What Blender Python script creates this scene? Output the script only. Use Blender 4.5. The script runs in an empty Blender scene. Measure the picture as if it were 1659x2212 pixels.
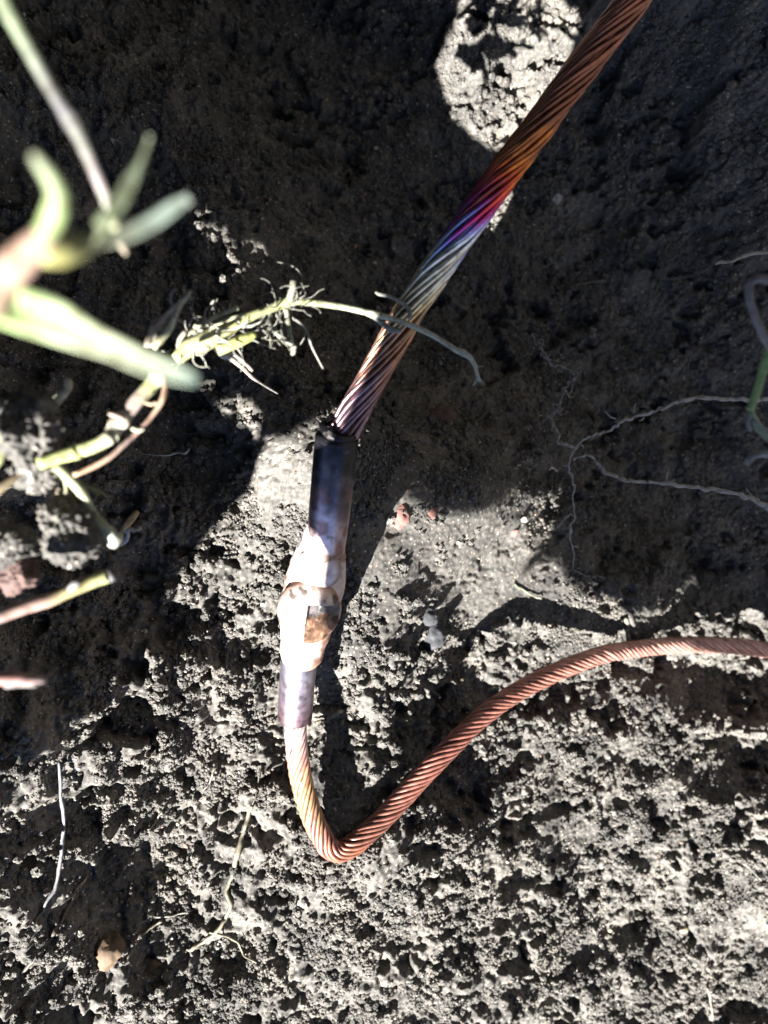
import bpy, bmesh, math, random
import numpy as np
from mathutils import Vector, Matrix, geometry

random.seed(7)
rng = np.random.default_rng(11)
sc = bpy.context.scene
COL = sc.collection

# ------------------------------------------------------------------ camera, light, exposure
CAM_Z = 0.45                       # metres above the place where the cable bends
FOC = 1739.0                       # focal length in picture units (picture 1659 wide)
CX, CY = 829.5, 1106.0
cam_d = bpy.data.cameras.new('camera')
cam = bpy.data.objects.new('camera', cam_d)
COL.objects.link(cam)
cam.location = (0, 0, CAM_Z)
cam.rotation_euler = (0, 0, 0)     # looks straight down into the pit
cam_d.sensor_fit = 'HORIZONTAL'
cam_d.sensor_width = 24.0
cam_d.lens = 24.0 * FOC / 1659.0
cam_d.clip_start = 0.01
cam_d.clip_end = 500
cam_d.dof.use_dof = True
cam_d.dof.focus_distance = 0.42
cam_d.dof.aperture_fstop = 7.0
sc.camera = cam

TO_SUN = Vector((-0.60, -1.10, 1.0)).normalized()
SUN_EL = math.asin(TO_SUN.z)
SUN_AZ = math.atan2(TO_SUN.x, TO_SUN.y)
world = bpy.data.worlds.new('World')
sc.world = world
world.use_nodes = True
wn = world.node_tree
wn.nodes.clear()
sky = wn.nodes.new('ShaderNodeTexSky')
sky.sky_type = 'NISHITA'
sky.sun_disc = False
sky.sun_elevation = SUN_EL
sky.sun_rotation = SUN_AZ
sky.air_density = 0.4
sky.dust_density = 0.2
sky.altitude = 1500
bg = wn.nodes.new('ShaderNodeBackground')
bg.inputs['Strength'].default_value = 0.05
wo = wn.nodes.new('ShaderNodeOutputWorld')
wn.links.new(sky.outputs[0], bg.inputs[0])
wn.links.new(bg.outputs[0], wo.inputs[0])
sun_d = bpy.data.lights.new('sun', 'SUN')
sun_d.energy = 5.0
sun_d.angle = math.radians(0.3)
sun_d.color = (1.0, 0.97, 0.925)
sun = bpy.data.objects.new('sun', sun_d)
COL.objects.link(sun)
sun.rotation_euler = TO_SUN.to_track_quat('Z', 'Y').to_euler()
sun.location = TO_SUN * 3

vs = sc.view_settings
sc.display_settings.display_device = 'sRGB'
vs.view_transform = 'Standard'
vs.look = 'None'
vs.gamma = 1.0
vs.use_curve_mapping = False
vs.exposure = 3.35
sc.cycles.max_bounces = 5
sc.cycles.diffuse_bounces = 3

# ------------------------------------------------------------------ helpers
def at(px, py, D):
    return Vector(((px - CX) / FOC * D, -(py - CY) / FOC * D, CAM_Z - D))

def tag(o, label=None, cat=None, group=None, kind=None):
    if label: o['label'] = label
    if cat: o['category'] = cat
    if group: o['group'] = group
    if kind: o['kind'] = kind
    return o

def empty(name, loc, label, cat, group=None):
    o = bpy.data.objects.new(name, None)
    o.empty_display_size = 0.02
    o.location = loc
    COL.objects.link(o)
    return tag(o, label, cat, group)

def mesh_obj(name, verts, faces, mat, parent=None, smooth=True, cols=None):
    """verts in world space; the object sits at its parent's origin"""
    me = bpy.data.meshes.new(name)
    off = Vector((0, 0, 0))
    if parent is not None:
        p = parent
        while p is not None:
            off += Vector(p.location)
            p = p.parent
        verts = [(v[0] - off.x, v[1] - off.y, v[2] - off.z) for v in verts]
    else:
        a = np.array([(v[0], v[1], v[2]) for v in verts])
        c = a.mean(axis=0)
        verts = a - c
        verts = verts.tolist()
    me.from_pydata([tuple(v) for v in verts], [], faces)
    if smooth:
        me.polygons.foreach_set('use_smooth', [True] * len(me.polygons))
    if cols is not None:
        at_ = me.color_attributes.new('tint', 'FLOAT_COLOR', 'POINT')
        a = np.ones((len(me.vertices), 4), dtype=np.float32)
        a[:, :3] = np.array(cols, dtype=np.float32)
        at_.data.foreach_set('color', a.ravel())
    me.materials.append(mat)
    me.update()
    o = bpy.data.objects.new(name, me)
    COL.objects.link(o)
    if parent is not None:
        o.parent = parent
    else:
        o.location = c.tolist()
    return o

def catmull(pts, step):
    """resample a list of (x,y,z,r...) rows with a Catmull-Rom spline, about `step` metres apart"""
    P = np.array(pts, dtype=float)
    P = np.vstack([2 * P[0] - P[1], P, 2 * P[-1] - P[-2]])
    out = []
    for i in range(1, len(P) - 2):
        L = np.linalg.norm(P[i + 1][:3] - P[i][:3])
        n = max(2, int(math.ceil(L / step)))
        t = np.arange(n)[:, None] / n
        a, b, c, d = P[i - 1], P[i], P[i + 1], P[i + 2]
        out.append(0.5 * (2 * b + (c - a) * t + (2 * a - 5 * b + 4 * c - d) * t ** 2 + (3 * b - a - 3 * c + d) * t ** 3))
    out.append(P[-2][None, :])
    return np.vstack(out)

def frames(C):
    T = np.gradient(C, axis=0)
    T /= np.linalg.norm(T, axis=1)[:, None] + 1e-12
    N = np.zeros_like(T)
    n = np.cross(T[0], [0.3, 0.2, 1.0]); n /= np.linalg.norm(n)
    for i in range(len(T)):
        n = n - T[i] * np.dot(n, T[i])
        n /= np.linalg.norm(n) + 1e-12
        N[i] = n
    return T, N, np.cross(T, N)

def tube_data(C, R, sides=6, cap=True, squash=None, base=0):
    """C: (n,3) centre line, R: (n,) radii -> verts, faces"""
    C = np.asarray(C, float); R = np.asarray(R, float)
    T, N, B = frames(C)
    a = np.arange(sides) / sides * 2 * math.pi
    V = C[:, None, :] + R[:, None, None] * (np.cos(a)[None, :, None] * N[:, None, :] + np.sin(a)[None, :, None] * B[:, None, :])
    n = len(C)
    V = V.reshape(-1, 3)
    F = []
    for i in range(n - 1):
        for j in range(sides):
            k = (j + 1) % sides
            F.append((base + i * sides + j, base + i * sides + k, base + (i + 1) * sides + k, base + (i + 1) * sides + j))
    if cap:
        F.append(tuple(base + j for j in reversed(range(sides))))
        F.append(tuple(base + (n - 1) * sides + j for j in range(sides)))
    return V, F

# ------------------------------------------------------------------ noise (numpy)
def hash2(ix, iy, s):
    h = (ix.astype(np.int64) * 374761393 + iy.astype(np.int64) * 668265263 + s * 974711 + 1013904223) & 0xFFFFFFFF
    h = ((h ^ (h >> 13)) * 1274126177) & 0xFFFFFFFF
    h = ((h ^ (h >> 16)) * 2246822519) & 0xFFFFFFFF
    return ((h ^ (h >> 15)) & 0xFFFFFF) / float(0x1000000)

def vnoise(x, y, s=0):
    ix = np.floor(x); iy = np.floor(y)
    fx = x - ix; fy = y - iy
    fx = fx * fx * fx * (fx * (fx * 6 - 15) + 10); fy = fy * fy * fy * (fy * (fy * 6 - 15) + 10)
    a = hash2(ix, iy, s); b = hash2(ix + 1, iy, s); c = hash2(ix, iy + 1, s); d = hash2(ix + 1, iy + 1, s)
    return (a + (b - a) * fx) * (1 - fy) + (c + (d - c) * fx) * fy - 0.5

def fbm(x, y, oct_=4, s=0, gain=0.5):
    t = 0; a = 1.0
    for k in range(oct_):
        t = t + a * vnoise(x, y, s + k * 17)
        x = x * 2.03 + 5.1; y = y * 2.03 - 3.7; a *= gain
    return t

def worley(x, y, s=0):
    """F1, F2 and the id-hash of the nearest cell point"""
    ix = np.floor(x); iy = np.floor(y)
    f1 = np.full(x.shape, 9.0); f2 = np.full(x.shape, 9.0); idh = np.zeros(x.shape)
    for dx in (-1, 0, 1):
        for dy in (-1, 0, 1):
            cx = ix + dx; cy = iy + dy
            px = cx + hash2(cx, cy, s); py = cy + hash2(cx, cy, s + 7)
            d = np.hypot(px - x, py - y)
            near = d < f1
            f2 = np.where(near, f1, np.minimum(f2, d))
            idh = np.where(near, hash2(cx, cy, s + 13), idh)
            f1 = np.where(near, d, f1)
    return f1, f2, idh

# ------------------------------------------------------------------ terrain of the pit
CTRL = [
 (0,-150,.49),(0,300,.45),(0,700,.42),(0,1100,.385),(0,1500,.380),(0,1900,.392),(0,2212,.42),
 (250,-100,.56),(250,500,.50),(250,900,.455),(250,1300,.432),(230,1760,.425),(330,1830,.472),(430,1900,.474),(250,2212,.455),
 (500,-100,.60),(400,200,.535),(470,360,.53),(530,500,.53),(600,300,.59),(540,790,.465),(470,740,.50),(500,1050,.465),(500,1400,.455),(500,1800,.465),(500,2212,.482),
 (620,840,.455),(640,1000,.435),(640,1250,.45),(640,1500,.475),
 (720,650,.57),(740,950,.443),(760,1100,.447),(760,1300,.458),(720,1600,.482),(735,1850,.475),(735,2212,.512),
 (850,500,.60),(850,850,.53),(870,980,.475),(870,1100,.463),(870,1300,.475),(870,1500,.490),(860,1700,.495),(985,1430,.536),(900,1850,.497),(900,2212,.525),
 (1050,-50,.54),(1050,300,.59),(1050,850,.57),(1050,1000,.512),(1050,1080,.507),(1050,1200,.530),(1060,1330,.548),(1050,1530,.548),(1050,1750,.538),(1050,2212,.548),
 (1300,-50,.52),(1300,400,.60),(1300,900,.62),(1300,1150,.60),(1200,1300,.562),(1350,1290,.577),(1300,1430,.598),(1440,1400,.628),(1530,1398,.640),(1590,1408,.650),(1500,1540,.615),(1500,1680,.600),(1612,1520,.652),(1612,1600,.648),(1670,1590,.606),(1300,1700,.58),(1300,2000,.585),(1300,2212,.59),
 (1659,-50,.48),(1659,500,.56),(1659,1000,.61),(1680,1400,.655),(1659,1720,.605),(1659,2000,.61),(1659,2212,.612),
]
cp = np.array([tuple(at(*c)) for c in CTRL])
# far rim of the trench (ground level round the pit)
rim = []
for ang in range(0, 360, 20):
    a = math.radians(ang)
    ux, uy = math.cos(a), math.sin(a)
    deep = max(0.0, 0.55 * ux + 0.85 * uy)          # the trench is deepest on its far and right sides
    rim.append((0.08 + (0.75 - 0.25 * deep) * ux, 0.05 + (0.95 - 0.38 * deep) * uy, 0.10 + 0.55 * deep))
cp = np.vstack([cp, rim])
def tps(r2):
    return np.where(r2 > 1e-12, r2 * np.log(np.maximum(r2, 1e-12)), 0.0)
n_ = len(cp)
K = tps(((cp[:, None, :2] - cp[None, :, :2]) ** 2).sum(-1)) + np.eye(n_) * 2e-4
Pm = np.hstack([np.ones((n_, 1)), cp[:, :2]])
A = np.block([[K, Pm], [Pm.T, np.zeros((3, 3))]])
sol = np.linalg.solve(A, np.concatenate([cp[:, 2], np.zeros(3)]))
def base_z(x, y):
    shp = x.shape
    x = x.ravel(); y = y.ravel()
    out = sol[n_] + sol[n_ + 1] * x + sol[n_ + 2] * y
    for i in range(n_):
        out = out + sol[i] * tps((x - cp[i, 0]) ** 2 + (y - cp[i, 1]) ** 2)
    return out.reshape(shp)

def smoothstep(a, b, v):
    t = np.clip((v - a) / (b - a), 0, 1)
    return t * t * (3 - 2 * t)

def blob(x, y, px, py, D, r):
    c = at(px, py, D)
    return np.exp(-(((x - c.x) ** 2 + (y - c.y) ** 2) / r ** 2))

def relief(x, y):
    """height of clods, crumbs and pits above the smooth pit wall, metres"""
    # trowelled, compact places
    comp = np.clip(blob(x, y, 640, 980, .44, .030) + blob(x, y, 600, 1120, .455, .022) + blob(x, y, 940, 1150, .50, .05)
                   + blob(x, y, 1080, 1230, .54, .045) + blob(x, y, 860, 1230, .475, .030) + blob(x, y, 830, 1060, .46, .025) + blob(x, y, 960, 1050, .49, .030) + blob(x, y, 1080, 1050, .51, .028) + blob(x, y, 1250, 1350, .58, .035), 0, 1)
    cr_ = np.clip(blob(x, y, 640, 980, .44, .030), 0, 1)
    rough = 1 - 0.85 * comp
    wx = x + 0.004 * vnoise(x * 160, y * 160, 3); wy = y + 0.004 * vnoise(x * 160, y * 160, 4)
    big = fbm(x * 20, y * 20, 3, 21) * 0.013
    f1, f2, ih = worley(wx * 85, wy * 85, 31)
    clod = (1 - np.clip(f1 / 0.75, 0, 1) ** 2) * (0.3 + 0.7 * ih) * 0.0028
    g1, g2, jh = worley(wx * 210, wy * 210, 41)
    lump = (1 - np.clip(g1 / 0.72, 0, 1) ** 2) * (0.2 + 0.8 * jh) * 0.0013 + fbm(wx * 190, wy * 190, 3, 47) * 0.0024
    k1, k2, kh = worley(x * 420, y * 420, 51)
    crumb = np.sqrt(np.clip(1 - (k1 / 0.75) ** 2, 0, 1)) * (0.25 + 0.75 * kh) * 0.0013
    pit = -(0.65 * smoothstep(0.13, 0.27, fbm(x * 75, y * 95, 3, 61)) + 0.75 * smoothstep(0.16, 0.34, fbm(x * 34 + 3, y * 46, 4, 65))) * 0.0085
    wl = smoothstep(-.035, -.13, x) if False else 1 - smoothstep(-.15, -.045, x)
    streak = fbm(wx * 130, wy * 30, 4, 91) * 0.0075 * wl
    crack = -smoothstep(0.07, 0.0, f2 - f1 + 0.10 * vnoise(x * 300, y * 300, 9)) * 0.0022 * cr_
    mod = 0.35 + 1.1 * smoothstep(-0.25, 0.3, fbm(x * 30, y * 30, 2, 71))
    return big * (0.25 + 0.75 * rough) + rough * mod * (clod + lump + pit) + crumb * (0.30 + 0.70 * rough) + crack + streak + 0.0005 * fbm(x * 700, y * 700, 2, 81)

X0, X1, Y0, Y1 = -0.255, 0.345, -0.405, 0.405
STEP = 0.0009
xs = np.arange(X0, X1 + STEP, STEP); ys = np.arange(Y0, Y1 + STEP, STEP)
GX, GY = np.meshgrid(xs, ys)
coarse_x = np.linspace(X0, X1, 120); coarse_y = np.linspace(Y0, Y1, 160)
def bilerp(Z, u0, du, v0, dv, x, y):
    u = np.clip((x - u0) / du, 0, Z.shape[1] - 1.001); v = np.clip((y - v0) / dv, 0, Z.shape[0] - 1.001)
    i = u.astype(int); j = v.astype(int); fu = u - i; fv = v - j
    return (Z[j, i] * (1 - fu) + Z[j, i + 1] * fu) * (1 - fv) + (Z[j + 1, i] * (1 - fu) + Z[j + 1, i + 1] * fu) * fv
CXX, CYY = np.meshgrid(coarse_x, coarse_y)
CZ = base_z(CXX, CYY)
GZ = bilerp(CZ, X0, coarse_x[1] - coarse_x[0], Y0, coarse_y[1] - coarse_y[0], GX, GY)
gy_, gx_ = np.gradient(GZ, STEP, STEP)
nl = 1 / np.sqrt(1 + gx_ ** 2 + gy_ ** 2)
REL = relief(GX, GY)
lat = 0.6 * nl
VX = GX - gx_ * nl * REL * 0.6
VY = GY - gy_ * nl * REL * 0.6
VZ = GZ + REL * (0.5 + 0.5 * nl) / nl.clip(0.5, 1)
HZ = VZ                                 # height lookup (good enough for resting things on it)

def ground(px, py, lift=0.0):
    """point of the soil seen at this place of the picture, lifted towards the camera"""
    D = 0.3
    while D < 0.85:
        p = at(px, py, D)
        z = float(bilerp(HZ, X0, STEP, Y0, STEP, np.array([p.x]), np.array([p.y]))[0])
        if p.z <= z: break
        D += 0.001
    return at(px, py, D - lift)

def zat(x, y):
    return float(bilerp(HZ, X0, STEP, Y0, STEP, np.array([x]), np.array([y]))[0])

# ------------------------------------------------------------------ materials
def new_mat(name):
    m = bpy.data.materials.new(name); m.use_nodes = True
    nt = m.node_tree
    return m, nt, nt.nodes['Principled BSDF']

def N(nt, t, **kw):
    n = nt.nodes.new(t)
    for k, v in kw.items(): setattr(n, k, v)
    return n

def ramp(nt, stops, interp='LINEAR'):
    r = nt.nodes.new('ShaderNodeValToRGB')
    r.color_ramp.interpolation = interp
    e = r.color_ramp.elements
    e[0].position, e[0].color = stops[0][0], (*stops[0][1], 1)
    e[1].position, e[1].color = stops[-1][0], (*stops[-1][1], 1)
    for p, c in stops[1:-1]:
        k = e.new(p); k.color = (*c, 1)
    return r

def soil_material(name, dark=1.0):
    m, nt, bs = new_mat(name)
    geo = N(nt, 'ShaderNodeNewGeometry')
    n1 = N(nt, 'ShaderNodeTexNoise'); n1.inputs['Scale'].default_value = 28; n1.inputs['Detail'].default_value = 6
    n2 = N(nt, 'ShaderNodeTexNoise'); n2.inputs['Scale'].default_value = 420; n2.inputs['Detail'].default_value = 5
    vo = N(nt, 'ShaderNodeTexVoronoi'); vo.inputs['Scale'].default_value = 950
    for n in (n1, n2, vo): nt.links.new(geo.outputs['Position'], n.inputs['Vector'])
    r1 = ramp(nt, [(0.3, (0.070 * dark, 0.067 * dark, 0.062 * dark)), (0.5, (0.108 * dark, 0.102 * dark, 0.092 * dark)), (0.72, (0.155 * dark, 0.143 * dark, 0.124 * dark))])
    nt.links.new(n1.outputs['Fac'], r1.inputs['Fac'])
    r2 = ramp(nt, [(0.30, (0.55, 0.56, 0.58)), (0.52, (1.0, 1.0, 1.0)), (0.75, (1.5, 1.46, 1.38))])
    nt.links.new(n2.outputs['Fac'], r2.inputs['Fac'])
    mx = N(nt, 'ShaderNodeMix', data_type='RGBA', blend_type='MULTIPLY'); mx.inputs[0].default_value = 1
    nt.links.new(r1.outputs[0], mx.inputs[6]); nt.links.new(r2.outputs[0], mx.inputs[7])
    br = N(nt, 'ShaderNodeMix', data_type='RGBA', blend_type='MULTIPLY'); br.inputs[0].default_value = 1; br.inputs[7].default_value = (.615, .615, .622, 1)
    nt.links.new(mx.outputs[2], br.inputs[6]); mx = br
    # pale sand grains
    sep = N(nt, 'ShaderNodeSeparateColor'); nt.links.new(vo.outputs['Color'], sep.inputs[0])
    gr = N(nt, 'ShaderNodeMath', operation='GREATER_THAN'); gr.inputs[1].default_value = 0.972
    nt.links.new(sep.outputs[0], gr.inputs[0])
    gcol = ramp(nt, [(0.0, (0.20, 0.195, 0.18)), (0.6, (0.17, 0.15, 0.11)), (0.8, (0.18, 0.125, 0.10)), (1.0, (0.30, 0.295, 0.28))])
    nt.links.new(sep.outputs[1], gcol.inputs['Fac'])
    mx2 = N(nt, 'ShaderNodeMix', data_type='RGBA')
    nt.links.new(gr.outputs[0], mx2.inputs[0]); nt.links.new(mx.outputs[2], mx2.inputs[6]); nt.links.new(gcol.outputs[0], mx2.inputs[7])
    nt.links.new(mx2.outputs[2], bs.inputs['Base Color'])
    bs.inputs['Roughness'].default_value = 0.85
    bs.inputs['Specular IOR Level'].default_value = 0.12
    bp = N(nt, 'ShaderNodeBump'); bp.inputs['Strength'].default_value = 0.6; bp.inputs['Distance'].default_value = 0.0008
    nt.links.new(n2.outputs['Fac'], bp.inputs['Height']); nt.links.new(bp.outputs[0], bs.inputs['Normal'])
    return m
M_SOIL = soil_material('soil')

# ------------------------------------------------------------------ soil mesh
def grid_mesh(name, VX, VY, VZ, mat, keep=None):
    ny, nx = VX.shape
    me = bpy.data.meshes.new(name)
    co = np.stack([VX, VY, VZ], -1).reshape(-1, 3).astype(np.float32)
    idx = np.arange(nx * ny).reshape(ny, nx)
    q = np.stack([idx[:-1, :-1], idx[:-1, 1:], idx[1:, 1:], idx[1:, :-1]], -1).reshape(-1, 4)
    if keep is not None: q = q[keep.ravel()]
    me.vertices.add(len(co)); me.vertices.foreach_set('co', co.ravel())
    me.loops.add(q.size); me.loops.foreach_set('vertex_index', q.ravel().astype(np.int32))
    me.polygons.add(len(q))
    me.polygons.foreach_set('loop_start', np.arange(0, q.size, 4, dtype=np.int32))
    me.polygons.foreach_set('use_smooth', np.ones(len(q), dtype=bool))
    me.materials.append(mat)
    me.update(calc_edges=True)
    o = bpy.data.objects.new(name, me); COL.objects.link(o)
    return o
pit = grid_mesh('soil', VX, VY, VZ, M_SOIL)
tag(pit, kind='structure')

# ground round the pit, out to the horizon
def axis(lo, hi):
    inner = np.linspace(lo - 0.0, hi + 0.0, 30)
    st = 0.02; a = [hi]; b = [lo]
    while a[-1] < 60: a.append(a[-1] + st); b.append(b[-1] - st); st *= 1.12
    return np.array(b[::-1][:-1] + inner.tolist() + a[1:])
ax = axis(X0, X1); ay = axis(Y0, Y1)
OX, OY = np.meshgrid(ax, ay)
rr = np.hypot((OX - 0.08) / 0.85, OY / 0.95)
OZ = np.where(rr < 1.3, base_z(OX, OY), 0.1)
w = smoothstep(0.75, 1.15, rr)
OZ = OZ * (1 - w) + (0.12 + 0.03 * fbm(OX * 3, OY * 3, 3, 5)) * w
inside = (OX > X0 - 1e-6) & (OX < X1 + 1e-6) & (OY > Y0 - 1e-6) & (OY < Y1 + 1e-6)
ox_ = np.maximum(np.maximum(X0 - OX, OX - X1), 0); oy_ = np.maximum(np.maximum(Y0 - OY, OY - Y1), 0)
away = np.arctan2(OY - 0.02, OX - 0.05) - math.atan2(TO_SUN.y, TO_SUN.x)
away = np.abs((away + math.pi) % (2 * math.pi) - math.pi)          # angle from the sun's side, where the trench runs out
OZ = OZ + smoothstep(0.0, 0.16, np.hypot(ox_, oy_)) * smoothstep(0.75, 1.35, away) * 0.62 * (1 - 0.0 * OX)
OZ = OZ + np.where(inside, 0, relief(OX, OY) * np.exp(-rr))
cx_ = 0.25 * (OX[:-1, :-1] + OX[1:, 1:]) * 2; cy_ = 0.25 * (OY[:-1, :-1] + OY[1:, 1:]) * 2
keep = ~((cx_ > X0) & (cx_ < X1) & (cy_ > Y0) & (cy_ < Y1))
gnd = grid_mesh('ground', OX, OY, OZ, M_SOIL, keep)
tag(gnd, kind='structure')


# ------------------------------------------------------------------ added unseen leaves behind the camera, cut to cast the shade on the far side
def base_ground(px, py):
    D = 0.3
    while D < 0.95:
        p = at(px, py, D)
        if p.z <= float(base_z(np.array([p.x]), np.array([p.y]))[0]): break
        D += 0.0015
    return at(px, py, D)
LEAF_Z = 0.55
def up_ray(px, py):
    p = base_ground(px, py); t = (LEAF_Z - p.z) / TO_SUN.z
    return (p.x + TO_SUN.x * t, p.y + TO_SUN.y * t)
def shade_edge(items):
    return [it[1:] if it[0] == 'o' else up_ray(*it) for it in items]
SHADE_OUTLINE = [('o',-.62,-.25),('o',-.62,-.45),(150,1180),(220,1270),(300,1310),(380,1290),(420,1200),(480,1110),(540,1060),(575,960),(565,900),(545,860),(450,840),(445,775),(560,725),(640,745),(680,785),
    ('o',-.345,-.537),('o',-.316,-.530),('o',-.314,-.545),('o',-.320,-.567),('o',-.327,-.60),
    (890,1055),(950,1068),(1020,1066),(1080,1050),(1120,1036),(1155,1046),(1185,1090),(1200,1112),(1192,1150),(1170,1178),(1143,1200),(1128,1245),(1150,1222),(1170,1206),(1200,1215),(1230,1235),(1290,1265),(1350,1283),
    (1440,1288),(1520,1296),(1600,1320),(1700,1330),(1790,1330),('o',-.05,-.80),('o',-.03,-.55),('o',-.04,-.30),('o',-.07,-.25),('o',-.36,-.25)]  # outline traced up the sun rays from the wanted shadow edge
LIGHT_HOLES = [[('o',-.335,-.352),(990,50),(948,130),(966,208),(1004,264),(1072,314),(1125,290),(1180,245),(1218,160),(1235,100),(1250,50),('o',-.280,-.345)],
    [(385,150),(402,140),(430,240),(490,310),(540,420),(590,500),(590,570),(430,570),(430,470),(455,400),(425,330),(385,260)]]  # openings that let sun through to the bright patches
def shade_leaf_mat():
    m, nt, bs = new_mat('shade_leaf')
    geo = N(nt, 'ShaderNodeNewGeometry')
    n1 = N(nt, 'ShaderNodeTexNoise'); n1.inputs['Scale'].default_value = 30; nt.links.new(geo.outputs['Position'], n1.inputs['Vector'])
    r = ramp(nt, [(0.3, (.03, .055, .018)), (0.7, (.06, .10, .03))]); nt.links.new(n1.outputs['Fac'], r.inputs['Fac'])
    nt.links.new(r.outputs[0], bs.inputs['Base Color']); bs.inputs['Roughness'].default_value = .55
    return m
M_SHADE_LEAF = shade_leaf_mat()
def shade_leaves():
    loops = [shade_edge(SHADE_OUTLINE)] + [shade_edge(h) for h in LIGHT_HOLES]
    vec = [[Vector((x, y, 0)) for x, y in lp] for lp in loops]
    tris = geometry.tessellate_polygon(vec)
    flat = [v for lp in vec for v in lp]
    th = 0.0015
    V = [(v.x, v.y, LEAF_Z) for v in flat] + [(v.x, v.y, LEAF_Z - th) for v in flat]
    n = len(flat)
    F = [tuple(t) for t in tris] + [tuple(i + n for i in reversed(t)) for t in tris]
    k = 0
    for lp in vec:
        m_ = len(lp)
        for i in range(m_):
            a, b = k + i, k + (i + 1) % m_
            F.append((a, b, b + n, a + n))
        k += m_
    rt = empty('shade_caster', (-0.75, -0.62, 0.12), 'added out-of-view leaf shape, outline and openings cut to shade the pit', 'plant')
    mesh_obj('leaf', V, F, M_SHADE_LEAF, rt, smooth=False)
    # a second, higher leaf added to cut sky light over the far half
    ob = catmull([(-.52,-.13,0),(-.20,-.125,0),(.02,-.13,0),(.10,-.08,0),(.19,.10,0),(.25,.36,0),(.14,.58,0),(-.10,.66,0),(-.40,.56,0),(-.58,.30,0),(-.60,.02,0),(-.52,-.13,0)], .05)[:-1]
    n2 = len(ob)
    V = [(x, y, .60 + .05 * (1 - ((x + .1) ** 2 + (y - .25) ** 2) / .2)) for x, y, _ in ob]
    V += [(x, y, z - .0015) for x, y, z in V]
    F = [tuple(range(n2)), tuple(reversed(range(n2, 2 * n2)))] + [(i, (i + 1) % n2, (i + 1) % n2 + n2, i + n2) for i in range(n2)]
    mesh_obj('leaf', V, F, M_SHADE_LEAF, rt, smooth=False)
    st = catmull([(-.75, -.62, .08, .011), (-.80, -.45, .35, .010), (-.72, -.20, .57, .008), (-.52, -.02, .605, .006), (-.3, .1, .63, .004)], .02)  # stalks carrying the added leaves
    V, F = tube_data(st[:, :3], st[:, 3], 10)
    mesh_obj('stalk', V, F, M_SHADE_LEAF, rt)
    st = catmull([(-.75, -.62, .08, .011), (-.72, -.61, .28, .010), (-.66, -.56, .46, .009), (-.58, -.50, .545, .008), (-.42, -.46, .546, .004)], .02)
    V, F = tube_data(st[:, :3], st[:, 3], 10)
    mesh_obj('stalk', V, F, M_SHADE_LEAF, rt)
shade_leaves()

# ------------------------------------------------------------------ grounding cable with its welded joint
def metal(name, rough=0.33, metallic=0.85, bump=0.0, tone=1.0):
    m, nt, bs = new_mat(name)
    ca = N(nt, 'ShaderNodeVertexColor', layer_name='tint')
    geo = N(nt, 'ShaderNodeNewGeometry')
    n1 = N(nt, 'ShaderNodeTexNoise'); n1.inputs['Scale'].default_value = 260; n1.inputs['Detail'].default_value = 5
    nt.links.new(geo.outputs['Position'], n1.inputs['Vector'])
    r = ramp(nt, [(0.3, (0.62, 0.60, 0.60)), (0.55, (1, 1, 1)), (0.8, (1.2, 1.2, 1.2))])
    nt.links.new(n1.outputs['Fac'], r.inputs['Fac'])
    mx = N(nt, 'ShaderNodeMix', data_type='RGBA', blend_type='MULTIPLY'); mx.inputs[0].default_value = 1
    nt.links.new(ca.outputs[0], mx.inputs[6]); nt.links.new(r.outputs[0], mx.inputs[7])
    dk = N(nt, 'ShaderNodeMix', data_type='RGBA', blend_type='MULTIPLY'); dk.inputs[0].default_value = 1; dk.inputs[7].default_value = (tone, tone, tone, 1)
    nt.links.new(mx.outputs[2], dk.inputs[6])
    # soil dust and soot clinging in patches
    n2 = N(nt, 'ShaderNodeTexNoise'); n2.inputs['Scale'].default_value = 150; n2.inputs['Detail'].default_value = 9; n2.inputs['Roughness'].default_value = .68
    nt.links.new(geo.outputs['Position'], n2.inputs['Vector'])
    dm = ramp(nt, [(0.58, (0, 0, 0)), (0.70, (.8, .8, .8))]); nt.links.new(n2.outputs['Fac'], dm.inputs['Fac'])
    du = N(nt, 'ShaderNodeMix', data_type='RGBA'); du.inputs[7].default_value = (.06, .055, .048, 1)
    nt.links.new(dm.outputs[0], du.inputs[0]); nt.links.new(dk.outputs[2], du.inputs[6]); nt.links.new(du.outputs[2], bs.inputs['Base Color'])
    mm = N(nt, 'ShaderNodeMapRange'); mm.inputs[3].default_value = metallic; mm.inputs[4].default_value = 0.1
    nt.links.new(dm.outputs[0], mm.inputs[0]); nt.links.new(mm.outputs[0], bs.inputs['Metallic'])
    rr_ = N(nt, 'ShaderNodeMapRange'); rr_.inputs[3].default_value = rough - 0.08; rr_.inputs[4].default_value = rough + 0.12
    nt.links.new(n1.outputs['Fac'], rr_.inputs[0]); nt.links.new(rr_.outputs[0], bs.inputs['Roughness'])
    if bump:
        bp = N(nt, 'ShaderNodeBump'); bp.inputs['Strength'].default_value = bump; bp.inputs['Distance'].default_value = 0.0006
        nt.links.new(n1.outputs['Fac'], bp.inputs['Height']); nt.links.new(bp.outputs[0], bs.inputs['Normal'])
    return m
M_WIRE = metal('copper_wire', 0.30, 0.85)
M_WIRE_LOW = metal('weathered_copper_wire', 0.36, 0.5, tone=.66)
M_SLEEVE = metal('heat_stained_copper', 0.38, 0.85, 0.25, tone=.7)
M_WELD = metal('weld_copper', 0.5, 0.40, 1.0, tone=.68)

def col_along(stops, t):
    p = [s[0] for s in stops]
    return np.stack([np.interp(t, p, [s[1][k] for s in stops]) for k in range(3)], -1)

root = empty('grounding_cable', tuple(at(700, 1835, .463)), 'copper grounding cable with heat-tinted strands, sleeves and a lumpy weld, bent round in the pit', 'cable')

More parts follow.
